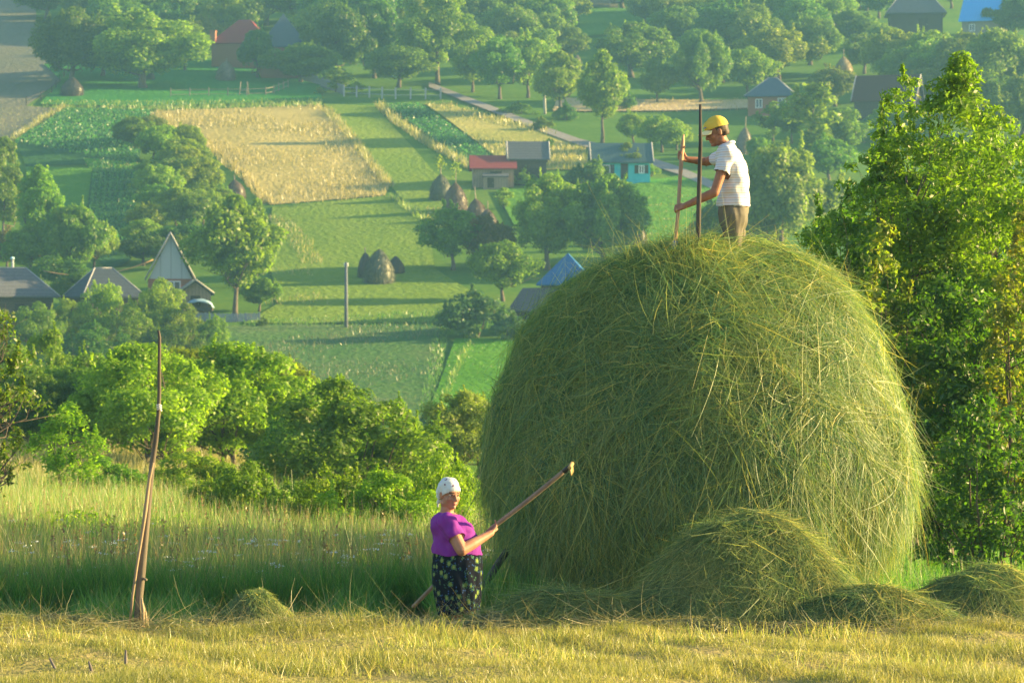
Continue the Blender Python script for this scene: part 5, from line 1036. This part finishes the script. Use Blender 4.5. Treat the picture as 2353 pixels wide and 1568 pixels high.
# ======================================= the woman with the rake
Yw = 29.9; b = at(1050, 0, Yw); b.z = (CV - 1465)/K*Yw
wo = thing('person', 'woman in a white headscarf, purple T-shirt and dark flowered skirt holding a long rake', 'person', b)
HM = head_frame((-.07, -.02, 1.318), (.56, -.80, -.2), 1.1, .03); HMI = np.array(HM.inverted())
g = Geo(); head(g, HM, 1.14)
limb(g, (-.10, 0, 1.08), (-.082, -.01, 1.26), .066, .058)
TW = [(0, 0, .66, .2, .22), (0, 0, .74, .215, .235), (-.005, 0, .82, .212, .228), (-.002, 0, .88, .203, .213), (-.022, 0, .95, .19, .2), (-.05, 0, 1.02, .178, .196), (-.078, 0, 1.075, .15, .192), (-.088, 0, 1.115, .115, .165), (-.09, 0, 1.145, .075, .1)]
g.loft(TW, 28)
H0 = Vector((.315, .02, 1.005)); HD = (Vector((.996, -.22, 1.554)) - Vector((.05, .27, .72))).normalized()
sh, el = (-.085, -.185, 1.075), (.045, -.275, .825); fw = (H0 - Vector(el)); Xh = (fw - HD*fw.dot(HD)).normalized(); Zh = Xh.cross(HD); Zh = Zh if Zh.y > 0 else -Zh
wr = H0 - Xh*.075 - Zh*.036
limb(g, sh, el, .068, .056); limb(g, el, el, .054, .05); limb(g, el, Vector(el).lerp(wr, .35), .054, .052); limb(g, Vector(el).lerp(wr, .35), wr, .052, .031)
hand(g, wr, Xh, Zh, (62, 75, 55), 1 if (Zh.cross(Xh)).dot(HD) > 0 else -1, 1.0, .02, 38)
H1 = Vector((.06, .285, .735)); sl, ell = (-.085, .185, 1.075), (-.05, .30, .83); fw = H1 - Vector(ell); X1 = (fw - HD*fw.dot(HD)).normalized(); Z1 = X1.cross(HD); Z1 = Z1 if Z1.y < 0 else -Z1; wl = H1 - X1*.075 - Z1*.036
limb(g, sl, ell, .066, .054); limb(g, ell, wl, .053, .032); hand(g, wl, X1, Z1, (62, 75, 55), 1 if (Z1.cross(X1)).dot(HD) > 0 else -1, 1.0, .02, 38)
for s in (-1, 1):
    limb(g, (0, s*.1, .68), (.02, s*.1, .4), .11, .075); limb(g, (.02, s*.1, .4), (.0, s*.1, .22), .062, .056); limb(g, (0, s*.1, .22), (.0, s*.1, .05), .056, .042); limb(g, (-.03, s*.1, .03), (.14, s*.11, .015), .035, .03)
blob(g, 'body', [SKIN_W, LIP, BROW, EYE, EYEW], wo, .0055, 2, face_mats(HM, .8))
PURPLE = plain('purple_jersey', (.15, .014, .21), (.22, .024, .29), 5, .85, .25, .01)
g = Geo(); g.loft([(x, y, z, rx+.012, ry+.012) for x, y, z, rx, ry in TW if z > .7], 30)
for s in (-1, 1): g.ball((.062, s*.085, .985), (.082, .085, .088), 16)
g.ball((.03, 0, .87), (.17, .19, .1), 16)
sleeve(g, (-.085, -.185, 1.075), (.0, -.248, .93), .088, .077); sleeve(g, (-.085, .185, 1.075), (-.065, .255, .93), .088, .077); limb(g, (-.09, -.17, 1.08), (-.09, .17, 1.08), .075, .075)
av = np.array((.0, -.248, .93)) - np.array((-.09, -.165, 1.075)); av /= np.linalg.norm(av); aw = np.array((-.065, .255, .93)) - np.array((-.09, .165, 1.075)); aw /= np.linalg.norm(aw)
def cut_w(c, n):
    return arm(c, n, (-.085, -.185, 1.075), (.045, -.275, .825), av, (.0, -.248, .93)) | arm(c, n, (-.085, .185, 1.075), (-.05, .30, .83), aw, (-.065, .255, .93)) | (c[:, 2] < .772 + .01*np.sin(c[:, 0]*20)) | (np.linalg.norm((c - [-.072, -.005, 1.15])*[1, .85, 1.25], axis=1) < .088)
folds = lambda c: .0042*np.sin(c[:, 2]*46 + c[:, 0]*22 + 3*np.sin(c[:, 1]*14)) + .0035*np.sin(c[:, 0]*50 - c[:, 2]*30 + c[:, 1]*12)
blob(g, 'shirt', PURPLE, wo, .007, 4, cut=cut_w, solid=.004, noise=folds)
s = NT('flowered_cloth'); tc = s.n('ShaderNodeTexCoord').outputs['Object']; mp = s.n('ShaderNodeMapping', inp={'Vector': tc, 'Scale': (1, 1, .8)}).outputs[0]
v1 = s.n('ShaderNodeTexVoronoi', inp={'Vector': mp, 'Scale': 16.5, 'Randomness': .9}); d1 = v1.outputs['Distance']
v2 = s.n('ShaderNodeTexVoronoi', inp={'Vector': mp, 'Scale': 31, 'Randomness': .9}).outputs['Distance']
c_ = s.mix(s.math('LESS_THAN', v2, .2), (.008, .01, .018), (.03, .07, .2)); c_ = s.mix(s.math('MULTIPLY', s.math('LESS_THAN', d1, .46), s.math('GREATER_THAN', s.noise(60, 2), .52)), c_, (.05, .12, .08))
c_ = s.mix(s.math('LESS_THAN', s.math('ADD', d1, s.math('MULTIPLY', s.noise(45, 2), .16)), .375), c_, (.15, .21, .055)); c_ = s.mix(s.math('LESS_THAN', d1, .12), c_, (.26, .28, .09)); SKIRT = s.finish(c_, 1, s.bump(s.noise(120, 2), .2, .002), .05)
g = Geo(); n = 96; th = np.arange(n)/n*2*PI; V = []
SK = [(.795, -.005, .214, .232), (.76, 0, .222, .24), (.68, .0, .232, .25), (.58, .0, .232, .25), (.48, .002, .224, .243), (.38, .008, .212, .233), (.3, .013, .2, .224), (.235, .017, .188, .214)]
zz = np.linspace(.795, .225, 30); 
for z in zz:
    x0_, rx, ry = [float(np.interp(-z, [-a[0] for a in SK], [a[i] for a in SK])) for i in (1, 2, 3)]
    k = (.795 - z)/.57; f = 1 + (.012 + .03*k)*np.sin(11*th + 1.5*np.sin(3*z*4)) + .014*k*np.sin(23*th + 5*z)
    V.append(np.stack([x0_ + rx*f*np.cos(th), ry*f*np.sin(th), np.full(n, z) - .012*k*np.sin(2*th + 1)], 1))
i = np.arange(len(zz)-1)[:, None]*n; j = np.arange(n)[None]; k = (j+1) % n; g.add(np.vstack(V), np.stack([i+j, i+n+j, i+n+k, i+k], -1).reshape(-1, 4))
o = g.obj('skirt', SKIRT, wo); m_ = o.modifiers.new('cloth', 'SOLIDIFY'); m_.thickness = .004
s = NT('white_headcloth'); tc = s.n('ShaderNodeTexCoord').outputs['Object']; v1 = s.n('ShaderNodeTexVoronoi', inp={'Vector': tc, 'Scale': 14, 'Randomness': .8}).outputs['Distance']; 
k_ = s.math('MULTIPLY', s.math('LESS_THAN', v1, .2), s.math('GREATER_THAN', s.noise(70, 2), .47)); SCARF = s.finish(s.mix(k_, (.56, .6, .6), (.16, .06, .14)), .9, s.bump(s.noise(40, 3), .2, .003))
g = Geo(); B = lambda p, r, M=HM: g.ball((0, 0, 0), r, 18, M=M @ Matrix.Translation(Vector(p)))
B((0, -.016, .04), (.086, .106, .1)); B((0, -.055, .022), (.08, .078, .088)); B((0, -.085, -.035), (.055, .05, .055)); B((0, -.1, -.068), (.03, .026, .03))
for s_ in (-1, 1): g.tube([HM @ Vector((s_*.012, -.105, -.07)), HM @ Vector((s_*.03, -.112, -.1)), HM @ Vector((s_*.035, -.105, -.135))], [.016, .02, .012], 8, squash=.5)
def cut_s(c, n):
    q = c @ HMI[:3, :3].T + HMI[:3, 3]; return (q[:, 2] < .046 + (q[:, 1] - .09)*.62) & (q[:, 1] > -.075)
def scn(c): q = c @ HMI[:3, :3].T + HMI[:3, 3]; return .0034*np.sin(q[:, 2]*110 + q[:, 1]*85 + 2*np.sin(q[:, 0]*25))*np.clip(.1 - q[:, 1], 0, .1)/.1 + .004*np.sin(q[:, 1]*60 - q[:, 2]*45)
blob(g, 'headscarf', SCARF, wo, .0055, 3, cut=cut_s, solid=.003, noise=scn)
for s_ in (-1, 1):
    g = Geo(); limb(g, (-.045, s_*.1, .028), (.15, s_*.11, .018), .044, .038); blob(g, 'shoe', DARKW, wo, .008, 2)
# her rake: a long curved handle passing behind her
RW = plain('rake_handle_wood', (.17, .12, .09), (.3, .22, .16), 9, .75, .3, .004, (1, 1, .2)); RY = plain('rake_head_wood', (.28, .2, .08), (.4, .29, .13), 12, .7, .3)
rk = thing('hay_rake', 'long handled wooden rake held slanting by the woman, its head against the haystack', 'rake', b)
q = [Vector((.985, -.215, 1.545)), Vector((.66, -.11, 1.275)), tuple(H0), Vector((.19, .16, .87)), tuple(H1), Vector((-.2, .385, .478)), Vector((-.42, .43, .25))]
t_ = np.linspace(0, len(q)-1, 40); qa = np.array([tuple(p) for p in q]); P = np.stack([np.interp(t_, range(len(q)), qa[:, i]) for i in range(3)], 1); P[1:-1] = (P[:-2] + P[1:-1]*2 + P[2:])/4
g = Geo(); g.tube(P, np.interp(t_, [0, 1, 3, 6], [.021, .021, .0185, .018]), 12); g.obj('handle', RW, rk)
hd = np.array(q[0]) - np.array(q[1]); hd /= np.linalg.norm(hd); a = np.array(q[0]); cr = nrm(np.cross(hd, [0, 0, 1.])); dn_ = nrm(np.cross(cr, hd)); dn_ = dn_ if dn_[2] < 0 else -dn_; yb = nrm(np.array([.06, 1., .03]))
g = Geo(); g.tube([a - hd*.02, a + hd*.07], [.024, .02], 10); g.obj('ferrule', plain('black_iron', (.02, .02, .02), (.05, .045, .04), 20, .5, .2), rk)
g = Geo(); c0 = a + hd*.07; g.tube([c0 - yb*.26, c0 + yb*.26], .02, 8)
for k in range(9): p = c0 + yb*(-.24 + .06*k); g.tube([p, p + np.array([.012, 0, -.075])], [.008, .005], 6)
g.obj('rake_head', RY, rk)
# ======================================= the man on top
Ym = 32.6; b = pt(1685, 668, Ym); ma = thing('person', 'man in a yellow cap, striped shirt and grey trousers standing on top of the haystack', 'person', b)
HM2 = head_frame((-.165, -.01, 1.585), (-.90, -.10, -.36), 1.13); HMI2 = np.array(HM2.inverted())
g = Geo(); head(g, HM2, .97)
limb(g, (-.05, 0, 1.38), (-.13, -.005, 1.53), .062, .056)
TM = [(0, 0, .74, .14, .17), (.0, 0, .84, .148, .175), (.0, 0, .95, .138, .165), (.0, 0, 1.08, .132, .175), (-.012, 0, 1.2, .135, .192), (-.035, 0, 1.3, .128, .2), (-.05, 0, 1.37, .105, .18), (-.06, 0, 1.42, .08, .12), (-.068, 0, 1.455, .06, .065)]
g.loft(TM, 26)
Q1 = Vector((-.505, .29, 1.375)); KD = Vector((-.478, .44, 1.578)) - Vector((-.605, -.37, .44)); KD.normalize()
shl, ell = (-.075, -.185, 1.355), (-.205, -.25, .97)
Q2 = Vector((-.56, -.14, .80)); fw = Q2 - Vector(ell); X3 = (fw - KD*fw.dot(KD)).normalized(); Z3 = X3.cross(KD); Z3 = Z3 if Z3.y > 0 else -Z3; wrl = tuple(Q2 - X3*.08 - Z3*.036)
limb(g, shl, ell, .058, .046); limb(g, ell, Vector(ell).lerp(Vector(wrl), .35), .046, .045); limb(g, Vector(ell).lerp(Vector(wrl), .35), wrl, .045, .029); hand(g, wrl, X3, Z3, (55, 62, 45), 1 if Z3.cross(X3).dot(KD) > 0 else -1, 1.06, .03, 32)
shr, elr = (-.075, .185, 1.355), (-.25, .40, 1.31); fw = Q1 - Vector(elr); X2 = (fw - KD*fw.dot(KD)).normalized(); Z2 = X2.cross(KD); Z2 = Z2 if Z2.y < 0 else -Z2; wrr = Q1 - X2*.08 - Z2*.036
limb(g, shr, elr, .057, .047); limb(g, elr, wrr, .046, .03); hand(g, wrr, X2, -Z2 if False else Z2, (62, 75, 50), 1 if Z2.cross(X2).dot(KD) > 0 else -1, 1.06, .02, 38)
for s_, fx in ((-1, -.02), (1, .03)):
    limb(g, (0, s_*.09, .78), (fx, s_*.1, .45), .088, .062); limb(g, (fx, s_*.1, .45), (fx + .03, s_*.1, .06), .06, .042); limb(g, (fx + .04, s_*.1, .04), (fx - .13, s_*.1, .025), .042, .032)
blob(g, 'body', [SKIN_M, LIP, BROW, EYE, EYEW], ma, .0055, 2, face_mats(HM2, .7))
s = NT('striped_cotton'); tc = s.n('ShaderNodeTexCoord').outputs['Object']; xyz = s.n('ShaderNodeSeparateXYZ', inp={0: tc}).outputs
zc = s.math('ADD', xyz[2], s.math('MULTIPLY', s.noise(7, 2), .012)); fr = s.math('FRACT', s.math('MULTIPLY', zc, 20.)); fr2 = s.math('FRACT', s.math('MULTIPLY', zc, 40.))
col = s.mix(s.math('LESS_THAN', fr, .14), (.6, .61, .64), (.4, .43, .5)); col = s.mix(s.math('MULTIPLY', s.math('LESS_THAN', s.math('ABSOLUTE', s.math('SUBTRACT', fr, .55)), .09), .75), col, (.55, .42, .32)); STRIPE = s.finish(col, .85, s.bump(s.noise(60, 3), .15, .003))
g = Geo(); g.loft([(x, y, z, rx+.016, ry+.016) for x, y, z, rx, ry in TM if z > .8], 30); sleeve(g, (-.072, -.182, 1.357), (-.135, -.225, 1.165), .08, .074); sleeve(g, (-.072, .182, 1.357), (-.17, .31, 1.325), .08, .07); limb(g, (-.06, -.15, 1.375), (-.06, .15, 1.375), .07, .07)
g.tube([(-.062, .0 + .07*math.sin(t), 1.462 + .02*math.cos(t)) if False else (-.07 + .072*math.cos(t), .072*math.sin(t), 1.462 + .022*math.cos(t)) for t in np.linspace(0, 2*PI, 20)], .014, 8, cap=False)
a1 = np.array((-.135, -.225, 1.165)) - np.array((-.07, -.17, 1.36)); a1 /= np.linalg.norm(a1); a2 = np.array((-.17, .31, 1.325)) - np.array((-.07, .17, 1.36)); a2 /= np.linalg.norm(a2)
def cut_m(c, n):
    return arm(c, n, (-.075, -.185, 1.355), (-.205, -.25, .97), a1, (-.135, -.225, 1.165)) & (c[:, 2] > 1.0) | arm(c, n, (-.075, .185, 1.355), (-.25, .40, 1.31), a2, (-.17, .31, 1.325)) | (c[:, 2] < .845 + .008*np.sin(c[:, 1]*16)) & (abs(c[:, 1]) < .24) | (np.linalg.norm((c - [-.08, 0, 1.478])*[1, 1, 1.2], axis=1) < .066)
fold2 = lambda c: .006*np.sin(c[:, 2]*40 - c[:, 0]*26 + 3*np.sin(c[:, 1]*12)) + .0035*np.sin(c[:, 0]*44 + c[:, 2]*24 + c[:, 1]*16)
blob(g, 'shirt', STRIPE, ma, .007, 4, cut=cut_m, solid=.004, noise=fold2)
TROU = plain('grey_olive_cloth', (.105, .095, .07), (.16, .145, .11), 6, .85, .3, .006, (1, 1, .4))
g = Geo(); g.loft([(0, 0, .6, .1, .15), (0, 0, .68, .135, .185), (0, 0, .78, .155, .195), (0, 0, .87, .152, .18)], 26)
for s_, fx in ((-1, -.02), (1, .03)): limb(g, (0, s_*.088, .76), (fx, s_*.1, .45), .122, .09); limb(g, (fx, s_*.1, .45), (fx + .03, s_*.1, .1), .08, .07)
fold3 = lambda c: .005*np.sin(c[:, 2]*26 + c[:, 0]*30 + 2*np.sin(c[:, 1]*20)) + .004*np.sin(c[:, 0]*55 + c[:, 2]*12)
blob(g, 'trousers', TROU, ma, .008, 4, noise=fold3)
for s_, fx in ((-1, -.02), (1, .03)): g = Geo(); limb(g, (fx + .05, s_*.1, .04), (fx - .14, s_*.1, .025), .048, .04); blob(g, 'shoe', DARKW, ma, .008, 2)
# hair under the cap, then the cap
g = Geo(); B = lambda p, r: g.ball((0, 0, 0), r, 18, M=HM2 @ Matrix.Translation(Vector(p))); B((0, -.014, .03), (.079, .098, .098)); B((0, -.05, -.02), (.064, .055, .055))
def cut_h(c, n): q = c @ HMI2[:3, :3].T + HMI2[:3, 3]; return (q[:, 1] > .012 + .25*(q[:, 2])) | (q[:, 2] < -.055)
blob(g, 'hair', HAIR, ma, .006, 2, cut=cut_h, solid=.002)
YEL_C = plain('yellow_canvas', (.55, .4, .05), (.68, .5, .09), 6, .8, .2, .004); PALE_Y = plain('pale_yellow_canvas', (.72, .62, .3), (.8, .7, .38), 6, .8, .2, .004)
g = Geo(); B((0, -.012, .042), (.087, .106, .1)); B((0, .045, .07), (.07, .055, .05))
def cut_c(c, n): q = c @ HMI2[:3, :3].T + HMI2[:3, 3]; return q[:, 2] < .04 - .12*np.clip(-q[:, 1], 0, .1)
cap = blob(g, 'cap', YEL_C, ma, .0055, 3, cut=cut_c, solid=.003)
g = Geo(); n1, n2 = 17, 8; V = []
for i in range(n1):
    a = math.radians(-82 + 164*i/(n1-1))
    for k in range(n2):
        f = k/(n2-1); x = .083*math.sin(a)*(1 + .04*f); y = .058*math.cos(a)**.6 + .034 + f*.078*math.cos(a)**.7; V.append(HM2 @ Vector((x, y, .044 - .012*f - 3.2*x*x*(1 + .6*f) + .006)))
i = np.arange(n1-1)[:, None]*n2; k = np.arange(n2-1)[None]; g.add(np.array([tuple(v) for v in V]), np.stack([i+k, i+n2+k, i+n2+k+1, i+k+1], -1).reshape(-1, 4)); o = g.obj('brim', PALE_Y, cap); m_ = o.modifiers.new('t', 'SOLIDIFY'); m_.thickness = .004
g = Geo(); q = [HM2 @ Vector((-x, .0985 - 3.4*x*x, .072)) for x in np.linspace(.002, .052, 7)]; g.tube(q, .0055, 6, squash=1); g.obj('emblem', plain('blue_lettering', (.05, .12, .4), (.1, .2, .5), 80, .7, 0), cap)
# his fork
fk = thing('hay_fork', 'wooden handled hay fork with a blue socket held upright by the man', 'fork', b)
g = Geo(); P = [(-.476, .435, 1.585), (-.487, .375, 1.5), (-.503, .29, 1.375), (-.535, .06, 1.07), (-.56, -.14, .80), (-.602, -.37, .46)]; g.tube(P, [.008, .02, .022, .0185, .018, .018], 10); g.obj('handle', plain('fork_handle_wood', (.3, .18, .1), (.44, .29, .17), 9, .7, .3, .004, (1, 1, .2)), fk)
g = Geo(); g.tube([(-.600, -.36, .475), (-.615, -.44, .35)], [.026, .022], 10); g.obj('socket', plain('blue_enamel', (.02, .06, .35), (.03, .1, .5), 14, .4, .1), fk)
for k in (-1, 0, 1):
    g = Geo(); g.tube([(-.614, -.435, .36), (-.622, -.46 + .05*k, .3), (-.63, -.5 + .075*k, .2), (-.64, -.55 + .07*k, .05)], [.01, .009, .008, .003], 7); g.obj('tine', plain('worn_steel', (.3, .3, .3), (.45, .45, .45), 30, .4, .1), fk)
